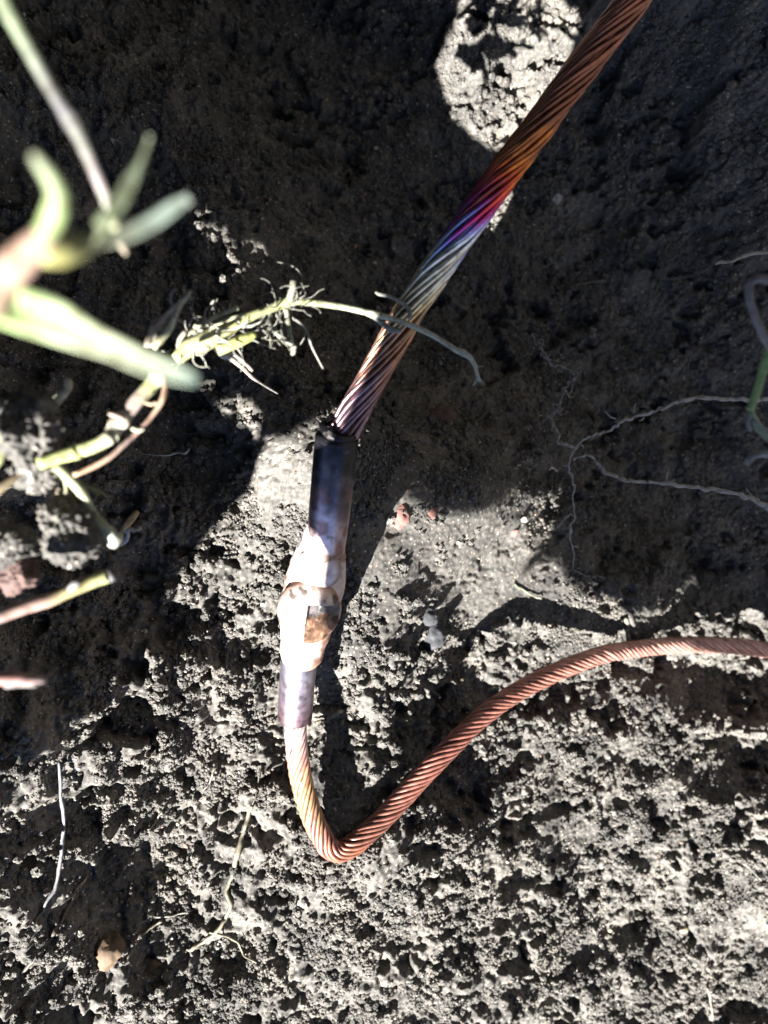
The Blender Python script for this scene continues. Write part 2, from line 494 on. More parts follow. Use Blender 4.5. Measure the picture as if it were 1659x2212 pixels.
UP = [(1540,-245,.335),(1450,-120,.338),(1367,0,.340),(1218,200,.343),(1034,450,.346),(905,640,.350),(845,745,.353),(792,840,.357),(748,925,.361),(735,985,.366)]
LO = [(640,1510,.443),(638,1560,.447),(641,1620,.451),(652,1690,.455),(676,1768,.459),(697,1811,.461),(711,1831,.462),(731,1839,.463),(755,1830,.4645),(786,1806,.4665),(840,1755,.473),(900,1690,.479),(960,1627,.485),(1060,1533,.506),(1170,1467,.531),(1300,1415,.562),(1420,1397,.60),(1530,1393,.613),(1659,1404,.622),(1800,1432,.63),(1960,1470,.66)]

def cable(path, Rc, nstr, lay, tint, pname, label, loose, phase=0.0, mat=None):
    M_WIRE = mat
    P = catmull([(*at(*p), 0) for p in path], 0.0022)[:, :3]
    seg = np.linalg.norm(np.diff(P, axis=0), axis=1)
    s = np.concatenate([[0], np.cumsum(seg)])
    T, Nn, B = frames(P)
    # picture height along the path decides the heat tint (the tint runs along the cable's length)
    tcol = tint(P, s)
    rs = math.pi * (Rc) / nstr * 0.98
    rs = rs / (1 + math.pi / nstr)
    V, F = tube_data(P, np.full(len(P), Rc - 2.2 * rs), 10)
    core = mesh_obj(pname, V, F, M_WIRE, root, cols=np.repeat(tcol * 0.6, 10, axis=0))
    if label: core['label'] = label
    for layer, (n, rad, r_) in enumerate(((nstr, Rc - rs, rs), (nstr - 6, Rc - 2.75 * rs, rs))):
        for k in range(n):
            ph = phase + 2 * math.pi * k / n + rng.uniform(-.06, .06) * loose
            wob = loose * (0.22 * np.interp(s, np.linspace(0, s[-1], 14), rng.normal(0, 0.5, 14)))
            rad_k = rad * (1 + loose * np.interp(s, np.linspace(0, s[-1], 12), rng.normal(0.01, 0.035, 12)))
            a = ph + 2 * math.pi * s / lay + wob
            C = P + rad_k[:, None] * (np.cos(a)[:, None] * Nn + np.sin(a)[:, None] * B)
            V, F = tube_data(C, np.full(len(C), r_ * rng.uniform(.94, 1.02)), 7)
            shade = rng.uniform(0.78, 1.12)
            c = tint(C, s + rng.normal(0, 0.0035) + 0.004 * np.interp(s, np.linspace(0, s[-1], 20), rng.normal(0, 1, 20)))
            dull = np.clip(rng.uniform(-.25, .75) + np.interp(s, np.linspace(0, s[-1], 25), rng.normal(0, .25, 25)), 0, .7)[:, None] * loose
            c = (c * (1 - dull) + np.array([.17, .075, .05]) * dull) * shade
            w = mesh_obj('wire', V, F, M_WIRE, root, cols=np.repeat(c, 7, axis=0))
            w.parent = core
            w.location = (0, 0, 0)
    return core

# heat colours along the cables, and a painted highlight at the lower one's right end; the marks name the place on the cable where each colour sits
def tint_maker(path, marks):
    P = catmull([(*at(*p), 0) for p in path], 0.0022)[:, :3]
    s = np.concatenate([[0], np.cumsum(np.linalg.norm(np.diff(P, axis=0), axis=1))])
    D = CAM_Z - P[:, 2]
    px = P[:, 0] / D * FOC + CX; py = -P[:, 1] / D * FOC + CY
    stops = [(s[np.argmin((px - m[0][0]) ** 2 + (py - m[0][1]) ** 2)], m[1]) for m in marks]
    return lambda C, ss: col_along(stops, ss)
tint_up = tint_maker(UP, [((1450,-120),(.23,.105,.080)),((1218,200),(.25,.105,.075)),((1150,290),(.29,.105,.055)),((1120,335),(.70,.24,.05)),((1095,365),(.62,.15,.04)),
    ((1070,402),(.62,.07,.06)),((1045,437),(.55,.04,.18)),((1020,470),(.40,.10,.52)),((1000,500),(.30,.34,.85)),((975,540),(.62,.74,.92)),((940,590),(.84,.86,.80)),
    ((905,640),(.76,.72,.52)),((880,680),(.74,.54,.28)),((850,730),(.62,.36,.24)),((815,790),(.40,.22,.17)),((785,850),(.30,.21,.25)),((748,925),(.28,.20,.26))])
tint_lo = tint_maker(LO, [((638,1560),(.80,.58,.56)),((641,1610),(.76,.50,.47)),((645,1640),(.72,.36,.27)),((652,1690),(.64,.35,.20)),((662,1730),(.54,.34,.16)),((674,1765),(.46,.28,.15)),
    ((690,1800),(.42,.20,.17)),((732,1832),(.52,.20,.12)),((800,1795),(.38,.165,.12)),((960,1627),(.42,.17,.13)),((1170,1467),(.60,.27,.21)),((1290,1418),(.74,.38,.31)),((1420,1397),(.80,.46,.38)),((1800,1432),(.7,.4,.35))])  # paler copper towards the right stands in for the sunlit highlight
cable(UP, 0.0070, 16, 0.125, tint_up, 'stranded_cable', 'loosely twisted upper cable with rainbow heat tint', 1.0, mat=M_WIRE)
cable(LO, 0.0064, 12, 0.060, tint_lo, 'stranded_cable', 'tightly twisted lower cable bent into a hook', 0.6, mat=M_WIRE_LOW)

# sleeves -----------------------------------------------------------
def sleeve(name, path, rows, mat, sides=40, colf=None):
    P = catmull([(*at(*p), 0) for p in path], 0.0012)[:, :3]
    t = np.linspace(0, 1, len(P))
    R = np.interp(t, [r[0] for r in rows], [r[1] for r in rows])
    V, F = tube_data(P, R, sides, cap=False)
    tt = np.repeat(t, sides); ang = np.tile(np.arange(sides) / sides * 2 * math.pi, len(t))
    cols = colf(tt, ang, V)
    return P, mesh_obj(name, V, F, mat, root, cols=cols)

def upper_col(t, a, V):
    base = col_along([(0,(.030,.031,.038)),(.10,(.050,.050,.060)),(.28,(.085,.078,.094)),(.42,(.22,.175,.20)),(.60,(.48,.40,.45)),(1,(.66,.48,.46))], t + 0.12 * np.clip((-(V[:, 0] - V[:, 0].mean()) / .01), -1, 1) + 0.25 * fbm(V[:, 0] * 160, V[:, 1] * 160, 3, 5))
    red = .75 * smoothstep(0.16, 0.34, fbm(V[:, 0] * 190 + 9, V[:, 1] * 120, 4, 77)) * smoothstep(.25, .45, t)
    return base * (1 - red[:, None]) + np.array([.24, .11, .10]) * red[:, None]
def lower_col(t, a, V):
    b = col_along([(0,(.27,.255,.31)),(.4,(.29,.265,.32)),(.75,(.26,.20,.235)),(1,(.25,.14,.16))], t)
    n = smoothstep(0.18, 0.32, fbm(V[:, 0] * 140, V[:, 1] * 140, 3, 91))
    return b * (1 - .6 * n[:, None])
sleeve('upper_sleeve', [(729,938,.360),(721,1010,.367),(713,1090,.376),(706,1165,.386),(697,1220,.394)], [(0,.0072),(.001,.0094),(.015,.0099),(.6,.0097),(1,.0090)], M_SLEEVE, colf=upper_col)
sleeve('sleeve_lip', [(735,924,.3575),(729,940,.3597)], [(0,.0070),(.1,.0083),(.8,.0085),(1,.0075)], M_SLEEVE, colf=lambda t, a, V: np.tile(np.array([.028,.028,.036]), (len(t), 1)))
sleeve('lower_sleeve', [(651,1370,.424),(644,1450,.434),(638,1535,.444),(637,1550,.446)], [(0,.0097),(.97,.0096),(.99,.0092),(1,.0072)], M_SLEEVE, colf=lower_col)

# weld -----------------------------------------------------------
def weld_col(V, brown=0.0, seed=3):
    n = fbm(V[:, 0] * 140, V[:, 1] * 140, 4, seed)
    k = smoothstep(0.10, 0.36, n + brown)[:, None]
    return np.array([.70, .59, .56]) * (1 - k) + np.array([.32, .18, .13]) * k

def weld_body():
    path = [(708,1130,.383),(698,1180,.389),(684,1240,.400),(672,1300,.409),(660,1360,.419),(650,1425,.428)]
    P = catmull([(*at(*p), 0) for p in path], 0.0009)[:, :3]
    t = np.linspace(0, 1, len(P))
    R = np.interp(t, [0, .12, .3, .42, .55, .75, .88, .97, 1], [.0090, .0106, .0136, .0148, .0147, .0138, .0118, .0112, .0100])
    sides = 48
    V, F = tube_data(P, R, sides, cap=False)
    ctr = np.repeat(P, sides, axis=0)
    d = V - ctr
    k = 1 + 0.07 * fbm(V[:, 0] * 110, V[:, 1] * 110 + V[:, 2] * 90, 3, 15) + 0.05 * fbm(V[:, 0] * 330, V[:, 1] * 330 + V[:, 2] * 200, 3, 19) - 0.05 * np.abs(fbm(V[:, 0] * 200, V[:, 1] * 60, 2, 29))
    V = ctr + d * k[:, None]
    side = smoothstep(.2, .9, (V[:, 0] - ctr[:, 0]) / .0125) * smoothstep(.55, .8, np.repeat(t, sides)) * .35
    return mesh_obj('weld_body', V, F, M_WELD, root, cols=weld_col(V, 0.05 + side))
weld_body()

def dome(name, px, py, D, rx, ry, h, face, prof, colf, n=46, rim=0.0):
    """a bulging cap lying on the weld: local disc coordinates u (right), v (up along the cable), raised along `face`"""
    face = Vector(face).normalized()
    vdir = (at(707, 1160, .385) - at(645, 1420, .432)).normalized()
    vdir = (vdir - face * vdir.dot(face)).normalized()
    udir = vdir.cross(face).normalized()
    c = at(px, py, D)
    V = []; F = []; UV = []
    rings = n // 2
    for i in range(rings + 1):
        r = (i / rings)
        for j in range(n):
            a = 2 * math.pi * j / n
            u, v = r * math.cos(a), r * math.sin(a)
            z = prof(u, v, r) * h
            V.append(tuple(c + udir * (u * rx) + vdir * (v * ry) + face * z)); UV.append((u, v))
    for i in range(rings):
        for j in range(n):
            k = (j + 1) % n
            F.append((i * n + j, (i + 1) * n + j, (i + 1) * n + k, i * n + k))
    b0 = len(V)
    for j in range(n):       # skirt closing the cap down into the weld
        a = 2 * math.pi * j / n
        V.append(tuple(c + udir * (0.86 * math.cos(a) * rx) + vdir * (0.86 * math.sin(a) * ry) - face * 0.006)); UV.append((math.cos(a), math.sin(a)))
    for j in range(n):
        k = (j + 1) % n
        F.append((rings * n + j, b0 + j, b0 + k, rings * n + k))
    V = np.array(V); UV = np.array(UV)
    return mesh_obj(name, V, F, M_WELD, root, cols=colf(V, UV))

def cap_prof(u, v, r):
    z = math.sqrt(max(0.0, 1 - r ** 2.6)) 
    # broken-off feeder: a step cut out of the right side
    def ss(a, b, x):
        t = min(1, max(0, (x - a) / (b - a))); return t * t * (3 - 2 * t)
    cut = ss(-0.04, 0.0, u + 0.08 * v) * ss(0.46, 0.40, v - 0.06 * u) * ss(-1.1, -0.9, v)
    n_ = float(fbm(np.array([u * 4.0]), np.array([v * 4.0]), 4, 44)[0])
    floor_ = 0.86 - 0.95 * (u + 0.03) - 0.10 * ss(-0.05, 0.12, v) + 0.10 * n_
    z = z * (1 + .07 * float(fbm(np.array([u * 3.0 + 7]), np.array([v * 3.0]), 4, 52)[0]))
    return z * (1 - cut) + min(z, floor_) * cut
def cap_col(V, UV):
    c = np.tile(np.array([.70, .55, .49]), (len(V), 1)) * (1 + .25 * fbm(V[:, 0] * 180, V[:, 1] * 180, 3, 33))[:, None]
    u, v = UV[:, 0], UV[:, 1]
    r = np.hypot(u, v)
    edge = smoothstep(.86, 1.0, r)[:, None]
    c = c * (1 - edge) + np.array([.55, .34, .26]) * edge
    m = smoothstep(-.03, .01, u + .08 * v) * smoothstep(.47, .41, v - .06 * u) * smoothstep(1.0, .93, r)
    low = smoothstep(.10, .02, v + .05 * np.sin(9 * u))
    inner = np.array([.13, .115, .115])[None, :] * (1 - low[:, None]) + np.array([.21, .115, .07])[None, :] * low[:, None]
    inner = inner * (1 + 1.1 * fbm(V[:, 0] * 420, V[:, 1] * 420, 3, 8))[:, None]
    c = c * (1 - m[:, None]) + inner * m[:, None]
    sp = smoothstep(.24, .34, fbm(V[:, 0] * 210, V[:, 1] * 210, 2, 12)) * smoothstep(.5, .8, r)
    return c * (1 - .8 * sp[:, None])
face = Vector((-0.03, -0.36, 0.93))
dome('weld_cap', 668, 1318, .396, 0.0156, .0178, .0105, face, cap_prof, cap_col, n=110)
def boss_prof(u, v, r): return math.sqrt(max(0, 1 - r ** 2.2))
def boss_col(V, UV):
    r = np.hypot(UV[:, 0], UV[:, 1])
    e = smoothstep(.7, .95, r) * smoothstep(-.3, .3, UV[:, 0])
    return np.array([.76, .60, .55])[None, :] * (1 - .55 * e[:, None])
dome('weld_boss', 688, 1228, .386, .0112, .0112, .0042, face, boss_prof, boss_col, n=40)


# ------------------------------------------------------------------ crumbs of soil lying loose on the pit walls
def unit_ico(sub):
    bm = bmesh.new(); bmesh.ops.create_icosphere(bm, subdivisions=sub, radius=1)
    v = np.array([tuple(q.co) for q in bm.verts]); f = np.array([[w.index for w in q.verts] for q in bm.faces]); bm.free()
    return v, f
def merged(name, pts, rad, sub, mat, jit, cols=None):
    """many small lumps in one mesh"""
    v, f = unit_ico(sub)
    n = len(pts); m = len(v)
    q = rng.normal(size=(n, 4)); q /= np.linalg.norm(q, axis=1)[:, None]
    w, x, y, z = q.T
    Rm = np.stack([1-2*(y*y+z*z), 2*(x*y-z*w), 2*(x*z+y*w), 2*(x*y+z*w), 1-2*(x*x+z*z), 2*(y*z-x*w), 2*(x*z-y*w), 2*(y*z+x*w), 1-2*(x*x+y*y)], -1).reshape(n, 3, 3)
    sc3 = rng.uniform(.7, 1.25, (n, 1, 3))
    vv = v[None] * sc3 * (1 + rng.normal(0, jit, (n, m, 1)))
    vv = np.einsum('nij,nmj->nmi', Rm, vv) * rad[:, None, None] + pts[:, None, :]
    co = vv.reshape(-1, 3).astype(np.float32)
    ff = (f[None] + (np.arange(n) * m)[:, None, None]).reshape(-1, 3).astype(np.int32)
    me = bpy.data.meshes.new(name)
    me.vertices.add(len(co)); me.vertices.foreach_set('co', co.ravel())
    me.loops.add(ff.size); me.loops.foreach_set('vertex_index', ff.ravel())
    me.polygons.add(len(ff)); me.polygons.foreach_set('loop_start', np.arange(0, ff.size, 3, dtype=np.int32))
    me.polygons.foreach_set('use_smooth', np.ones(len(ff), dtype=bool))
    if cols is not None:
        a_ = me.color_attributes.new('tint', 'FLOAT_COLOR', 'POINT')
        a = np.ones((len(co), 4), np.float32); a[:, :3] = np.repeat(cols, m, axis=0)
        a_.data.foreach_set('color', a.ravel())
    me.materials.append(mat); me.update(calc_edges=True)
    o = bpy.data.objects.new(name, me); COL.objects.link(o)
    return tag(o, kind='stuff')
def scatter(n, lo, hi, seed, clump, sink):
    x = rng.uniform(X0 + .004, X1 - .004, n * 3); y = rng.uniform(Y0 + .004, Y1 - .004, n * 3)
    k = fbm(x * clump, y * clump, 3, seed) + .5 * fbm(x * 25, y * 25, 2, seed + 3) - 0.5 * np.clip(blob(x, y, 640, 1000, .44, .03) + blob(x, y, 960, 1180, .52, .05) + blob(x, y, 1100, 1250, .53, .035), 0, 1)
    pick = np.argsort(-(k + rng.normal(0, .12, n * 3)))[:n]
    x, y = x[pick], y[pick]
    r = lo + (hi - lo) * rng.power(0.45, n)
    i = np.clip(((x - X0) / STEP).round().astype(int), 1, VX.shape[1] - 2); j = np.clip(((y - Y0) / STEP).round().astype(int), 1, VX.shape[0] - 2)
    p = np.stack([VX[j, i], VY[j, i], VZ[j, i]], -1)
    nx, ny = -gx_[j, i], -gy_[j, i]
    nn = np.stack([nx, ny, np.ones(n)], -1); nn /= np.linalg.norm(nn, axis=1)[:, None]
    return p + nn * (r * sink)[:, None], r
def crumb_cloud(name, pts, rad, subdiv, wobble):
    """crumbs: one object, lumpy grains instanced on its points"""
    me = bpy.data.meshes.new(name)
    me.vertices.add(len(pts)); me.vertices.foreach_set('co', pts.astype(np.float32).ravel())
    ra = me.attributes.new('rad', 'FLOAT', 'POINT'); ra.data.foreach_set('value', rad.astype(np.float32))
    me.materials.append(M_SOIL)
    o = bpy.data.objects.new(name, me); COL.objects.link(o)
    ng = bpy.data.node_groups.new(name, 'GeometryNodeTree')
    ng.interface.new_socket('Geometry', in_out='INPUT', socket_type='NodeSocketGeometry')
    ng.interface.new_socket('Geometry', in_out='OUTPUT', socket_type='NodeSocketGeometry')
    L = ng.links
    gi = ng.nodes.new('NodeGroupInput'); go = ng.nodes.new('NodeGroupOutput')
    ico = ng.nodes.new('GeometryNodeMeshIcoSphere'); ico.inputs['Radius'].default_value = 1; ico.inputs['Subdivisions'].default_value = subdiv
    nz = ng.nodes.new('ShaderNodeTexNoise'); nz.inputs['Scale'].default_value = 1.7
    sub = ng.nodes.new('ShaderNodeVectorMath'); sub.operation = 'SUBTRACT'; sub.inputs[1].default_value = (.5, .5, .5)
    scl = ng.nodes.new('ShaderNodeVectorMath'); scl.operation = 'SCALE'; scl.inputs['Scale'].default_value = wobble
    sp = ng.nodes.new('GeometryNodeSetPosition')
    sm = ng.nodes.new('GeometryNodeSetMaterial'); sm.inputs['Material'].default_value = M_SOIL
    L.new(nz.outputs['Color'], sub.inputs[0]); L.new(sub.outputs[0], scl.inputs[0]); L.new(scl.outputs[0], sp.inputs['Offset'])
    L.new(ico.outputs['Mesh'], sp.inputs['Geometry']); L.new(sp.outputs[0], sm.inputs['Geometry'])
    m2p = ng.nodes.new('GeometryNodeMeshToPoints')
    iop = ng.nodes.new('GeometryNodeInstanceOnPoints')
    rv = ng.nodes.new('FunctionNodeRandomValue'); rv.data_type = 'FLOAT_VECTOR'
    rv.inputs[0].default_value = (0, 0, 0); rv.inputs[1].default_value = (6.28, 6.28, 6.28)
    na = ng.nodes.new('GeometryNodeInputNamedAttribute'); na.data_type = 'FLOAT'; na.inputs['Name'].default_value = 'rad'
    L.new(gi.outputs[0], m2p.inputs[0]); L.new(m2p.outputs[0], iop.inputs['Points']); L.new(sm.outputs[0], iop.inputs['Instance'])
    L.new(rv.outputs[0], iop.inputs['Rotation']); L.new(na.outputs[0], iop.inputs['Scale']); L.new(iop.outputs[0], go.inputs[0])
    md = o.modifiers.new('crumbs', 'NODES'); md.node_group = ng
    return tag(o, kind='stuff')
p, r = scatter(170000, .0004, .00125, 201, 90, .40)
crumb_cloud('soil_crumbs', p, r, 2, 1.1)
p, r = scatter(15000, .0010, .0031, 231, 60, .25)
crumb_cloud('soil_lumps', p, r, 3, 1.3)

# ------------------------------------------------------------------ roots, stems and shoots
def root_mat(name, rough=.6, sub=.0):
    m, nt, bs = new_mat(name)
    ca = N(nt, 'ShaderNodeVertexColor', layer_name='tint')
    geo = N(nt, 'ShaderNodeNewGeometry')
    n1 = N(nt, 'ShaderNodeTexNoise'); n1.inputs['Scale'].default_value = 340; n1.inputs['Detail'].default_value = 4
    nt.links.new(geo.outputs['Position'], n1.inputs['Vector'])
    r = ramp(nt, [(0.32, (.55, .50, .45)), (0.5, (.95, .95, .95)), (0.7, (1.12, 1.12, 1.1))])
    nt.links.new(n1.outputs['Fac'], r.inputs['Fac'])
    mx = N(nt, 'ShaderNodeMix', data_type='RGBA', blend_type='MULTIPLY'); mx.inputs[0].default_value = 1
    nt.links.new(ca.outputs[0], mx.inputs[6]); nt.links.new(r.outputs[0], mx.inputs[7])
    dk = N(nt, 'ShaderNodeMix', data_type='RGBA', blend_type='MULTIPLY'); dk.inputs[0].default_value = 1; dk.inputs[7].default_value = (.56, .56, .56, 1)
    nt.links.new(mx.outputs[2], dk.inputs[6]); nt.links.new(dk.outputs[2], bs.inputs['Base Color'])
    bs.inputs['Roughness'].default_value = rough
    bs.inputs['Specular IOR Level'].default_value = .25
    bp = N(nt, 'ShaderNodeBump'); bp.inputs['Strength'].default_value = .4; bp.inputs['Distance'].default_value = .0004
    nt.links.new(n1.outputs['Fac'], bp.inputs['Height']); nt.links.new(bp.outputs[0], bs.inputs['Normal'])
    return m
M_ROOT = root_mat('root_skin')
PALE = (.46, .44, .34); YEL = (.46, .46, .22); GREY = (.30, .31, .27); GRN = (.20, .33, .08); TAN = (.42, .29, .20); PURP = (.36, .24, .27); WHITE = (.62, .60, .54); TEAL = (.20, .27, .22); PINK = (.48, .30, .24)

def strand(name, rows, cols, parent=None, sides=8, jit=0.0, step=0.0018, label=None):
    """rows: (px, py, D, half width in picture units); cols: one colour or a list spread along it"""
    P = []
    for (px, py, D, hw) in rows:
        p = at(px, py, D); P.append((p.x, p.y, p.z, hw * D / FOC))
    C = catmull(P, step)
    n = len(C)
    R = np.maximum(C[:, 3], .00012)
    if jit:
        R = R * (1 + jit * np.interp(np.arange(n), np.linspace(0, n - 1, max(3, n // 3)), rng.normal(0, 1, max(3, n // 3))))
        C[:, :3] += rng.normal(0, 1, (n, 3)) * R[:, None] * jit * .35
    V, F = tube_data(C[:, :3], R.clip(.0001), sides)
    if isinstance(cols[0], (int, float)): cols = [cols, cols]
    cc = col_along([(i / (len(cols) - 1), c) for i, c in enumerate(cols)], np.linspace(0, 1, n)) * .8
    o = mesh_obj(name, V, F, M_ROOT, parent, cols=np.repeat(cc, sides, axis=0))
    if label: o['label'] = label
    return o

def ground_rows(pts, lift):
    out = []
    for (px, py, hw) in pts:
        p = ground(px, py)
        D = CAM_Z - p.z
        out.append((px, py, D - lift, hw))
    # keep the root from diving into every pit: smooth the depths, never below the soil
    Ds = np.array([r[2] for r in out]); sm = Ds.copy()
    for i in range(1, len(Ds) - 1): sm[i] = min(Ds[i], (Ds[i - 1] + Ds[i] + Ds[i + 1]) / 3)
    return [(r[0], r[1], d, r[3]) for r, d in zip(out, sm)]

def dense(pts, n=3):
    P = catmull([(p[0], p[1], 0, p[2]) for p in pts], 1e9) if False else np.array(pts, float)
    out = [tuple(P[0])]
    for a, b in zip(P[:-1], P[1:]):
        for k in range(1, n + 1):
            out.append(tuple(a + (b - a) * k / n))
    return out

def hairs(name, parent, anchors, n, length, hw, col, curl=.5, down=0.0):
    """fine curly rootlets starting at places along a root; each is a mesh of its own"""
    for k in range(n):
        (px, py, D) = anchors[rng.integers(len(anchors))]
        px += rng.normal(0, 3); py += rng.normal(0, 3)
        a = rng.uniform(0, 2 * math.pi); turn = rng.normal(0, curl)
        rows = []
        L = length * rng.uniform(.45, 1.3); m = 9
        dd = D
        for i in range(m):
            rows.append((px, py, dd, hw * (1 - .55 * i / m)))
            a += turn + rng.normal(0, .35)
            px += math.cos(a) * L / m; py += math.sin(a) * L / m + down; dd += rng.normal(0, .0016)
        strand(name, rows, [tuple(np.array(col) * rng.uniform(.75, 1.15))] * 2, parent, sides=5, step=.0012)

def blade(name, rows, cols, parent, fold=.35, thick=.0006, tilt=0.0):
    """a leaf blade: rows (px,py,D,half width); folded along the midrib, with thickness"""
    P = catmull([(*at(px, py, D), hw * D / FOC) for (px, py, D, hw) in rows], .0015)
    C = P[:, :3]; Wd = P[:, 3]
    T, _, _ = frames(C)
    up = np.array([0, tilt, 1.0])
    S = np.cross(T, up); S /= np.linalg.norm(S, axis=1)[:, None]
    U = np.cross(S, T)
    k = [-1, -.55, 0, .55, 1]
    V = []
    for sgn in (0, 1):
        for i in range(len(C)):
            for q in k:
                V.append(C[i] + S[i] * q * Wd[i] + U[i] * (abs(q) * fold * Wd[i]) - U[i] * sgn * thick)
    m = len(k); n = len(C); F = []
    for i in range(n - 1):
        for j in range(m - 1):
            a = i * m + j
            F.append((a, a + 1, a + m + 1, a + m))
            b = a + n * m
            F.append((b + m, b + m + 1, b + 1, b))
        for j in (0, m - 1):
            a = i * m + j; b = a + n * m
            F.append((a, a + m, b + m, b) if j == 0 else (b, b + m, a + m, a))
    for i in (0, n - 1):
        for j in range(m - 1):
            a = i * m + j; b = a + n * m
            F.append((a, b, b + 1, a + 1))
    cc = col_along([(i / (len(cols) - 1), c) for i, c in enumerate(cols)], np.linspace(0, 1, n))
    cc = np.repeat(cc, m, axis=0)
    edge = np.tile(np.array([1.25, 1.0, .85, 1.0, 1.3]), n)[:, None]
    cc = np.clip(cc * edge * .75, 0, .8)
    return mesh_obj(name, V, F, M_ROOT, parent, cols=np.vstack([cc, cc]))

# the blurred weed close to the lens, growing from the left bank
D0 = .115
w_ = empty('weed', tuple(at(-160, 760, .128)), 'large out-of-focus green weed with a pointed leaf jutting in close from the left edge', 'weed')
strand('stem', [(-170, 800, .128, 44), (-60, 690, D0, 44), (0, 615, D0, 42), (60, 548, D0, 36), (112, 498, D0, 26)], [(.50, .44, .30), (.56, .48, .34), (.52, .36, .27), (.48, .33, .26)], w_, sides=14)
strand('shoot', [(90, 520, D0, 24), (118, 465, D0 - .002, 27), (126, 420, D0 - .004, 23), (108, 380, D0 - .006, 19), (85, 350, D0 - .007, 15), (72, 330, D0 - .008, 8)], [(.27, .36, .15), (.27, .35, .15), (.22, .27, .15), (.22, .23, .16)], w_, sides=12)
strand('side_stub', [(80, 545, D0, 26), (130, 542, D0 + .003, 34), (175, 530, D0 + .006, 28), (222, 508, D0 + .008, 17)], [(.42, .40, .16), (.36, .36, .14), (.26, .27, .14), (.17, .18, .12)], w_, sides=12)
blade('leaf', [(180, 530, D0 + .006, 15), (235, 470, D0 + .006, 17), (275, 410, D0 + .007, 15), (295, 350, D0 + .008, 14), (318, 292, D0 + .008, 9)], [(.18, .20, .12), (.12, .15, .09), (.15, .18, .12), (.14, .16, .10)], w_)
blade('leaf', [(205, 525, D0 + .008, 14), (270, 508, D0 + .009, 17), (330, 480, D0 + .010, 17), (375, 448, D0 + .010, 15), (408, 428, D0 + .010, 8)], [(.13, .14, .09), (.13, .15, .11), (.15, .19, .16), (.16, .20, .17)], w_)
blade('leaf', [(-110, 660, .128, 32), (-20, 655, .118, 42), (60, 676, .116, 45), (130, 700, .115, 43), (185, 728, .115, 32), (240, 750, .115, 25), (320, 786, .115, 22), (380, 806, .115, 19), (424, 822, .115, 9)],
      [(.50, .52, .36), (.46, .54, .30), (.36, .48, .20), (.34, .46, .20), (.40, .48, .28), (.38, .42, .28), (.26, .30, .21), (.15, .21, .18)], w_, fold=.45)
strand('rootlet', [(148, 468, D0 + .03, 3), (185, 455, D0 + .03, 4), (205, 435, D0 + .03, 3), (222, 425, D0 + .03, 2)], TAN, w_)

# long grass stalk from the top left corner
g_ = empty('grass_stalk', tuple(at(-30, -80, .165)), 'long thin blurred grass stalk with a joint hanging from the top left corner', 'grass stalk')
strand('stem', [(-40, -110, 0.142, 17), (5, 0, 0.144, 17), (45, 75, 0.146, 16), (95, 165, 0.149, 15), (135, 232, 0.151, 15), (150, 252, 0.152, 21), (170, 290, 0.154, 17), (196, 348, 0.157, 14), (222, 410, 0.160, 13), (242, 462, 0.163, 12)],
       [(.17, .20, .12), (.19, .23, .14), (.17, .21, .13), (.15, .16, .13), (.11, .105, .11), (.13, .135, .11), (.26, .225, .23), (.36, .36, .27)], g_, sides=10)
strand('tip', [(240, 458, 0.163, 13), (252, 498, 0.167, 13), (256, 512, 0.168, 12), (262, 528, 0.169, 10), (274, 550, 0.170, 4)], [(.44, .45, .30), (.46, .45, .28), (.20, .18, .14), (.36, .30, .22)], g_)

# runner crossing in front of the upper cable
r_ = empty('runner', tuple(at(390, 770, .30)), 'pale green jointed runner with curly rootlets crossing in front of the tinted cable', 'root')
strand('stem', [(380, 778, .298, 13), (405, 755, .30, 20), (440, 738, .302, 22), (480, 712, .305, 20), (520, 692, .308, 13), (560, 676, .311, 11), (600, 660, .314, 11), (618, 654, .315, 13), (640, 650, .316, 9), (680, 654, .319, 7.5), (740, 663, .324, 7), (790, 674, .327, 7), (806, 679, .328, 9.5), (825, 683, .328, 7), (870, 696, .330, 6), (920, 717, .332, 6), (960, 740, .334, 5.5), (985, 756, .336, 6), (1000, 762, .337, 8), (1015, 772, .338, 6), (1026, 790, .34, 4.5), (1030, 806, .341, 4), (1036, 824, .342, 3)],
       [(.50, .50, .22), (.54, .54, .30), (.46, .46, .22), (.36, .38, .20), (.34, .36, .16), (.40, .42, .26), (.40, .44, .30), (.44, .47, .36), (.46, .48, .38), (.46, .48, .38), (.42, .43, .35), (.42, .42, .34)], r_, sides=10, jit=.05)
strand('fork', [(1028, 800, .341, 3.5), (1031, 815, .342, 3.5), (1022, 832, .343, 2)], GREY, r_); strand('fork', [(1030, 812, .342, 3), (1040, 824, .343, 2.5), (1046, 830, .343, 2)], GREY, r_); strand('fork', [(1024, 785, .34, 2.5), (1033, 792, .341, 2), (1043, 790, .341, 1.2)], GREY, r_)
strand('branch', [(802, 680, .328, 5), (825, 698, .329, 5.5), (845, 712, .329, 7), (862, 714, .329, 5), (872, 704, .329, 3)], (.24, .26, .25), r_)
strand('branch', [(812, 630, .325, 3), (818, 635, .326, 4), (840, 640, .327, 4), (865, 652, .328, 4), (883, 668, .329, 5), (886, 688, .329, 6)], (.26, .26, .23), r_)
strand('stub', [(622, 656, .315, 8), (629, 635, .313, 8), (634, 606, .311, 7)], [(.30, .30, .20), (.27, .28, .22)], r_)
strand('hanging_root', [(617, 662, .315, 6), (622, 695, .317, 6), (628, 730, .319, 5), (634, 758, .321, 7), (630, 766, .322, 4)], [(.24, .24, .17), (.28, .29, .22)], r_, jit=.1)
strand('hanging_root', [(575, 690, .314, 5), (590, 708, .316, 6), (605, 726, .318, 8), (622, 738, .319, 6), (640, 752, .32, 4)], (.22, .22, .17), r_, jit=.15)
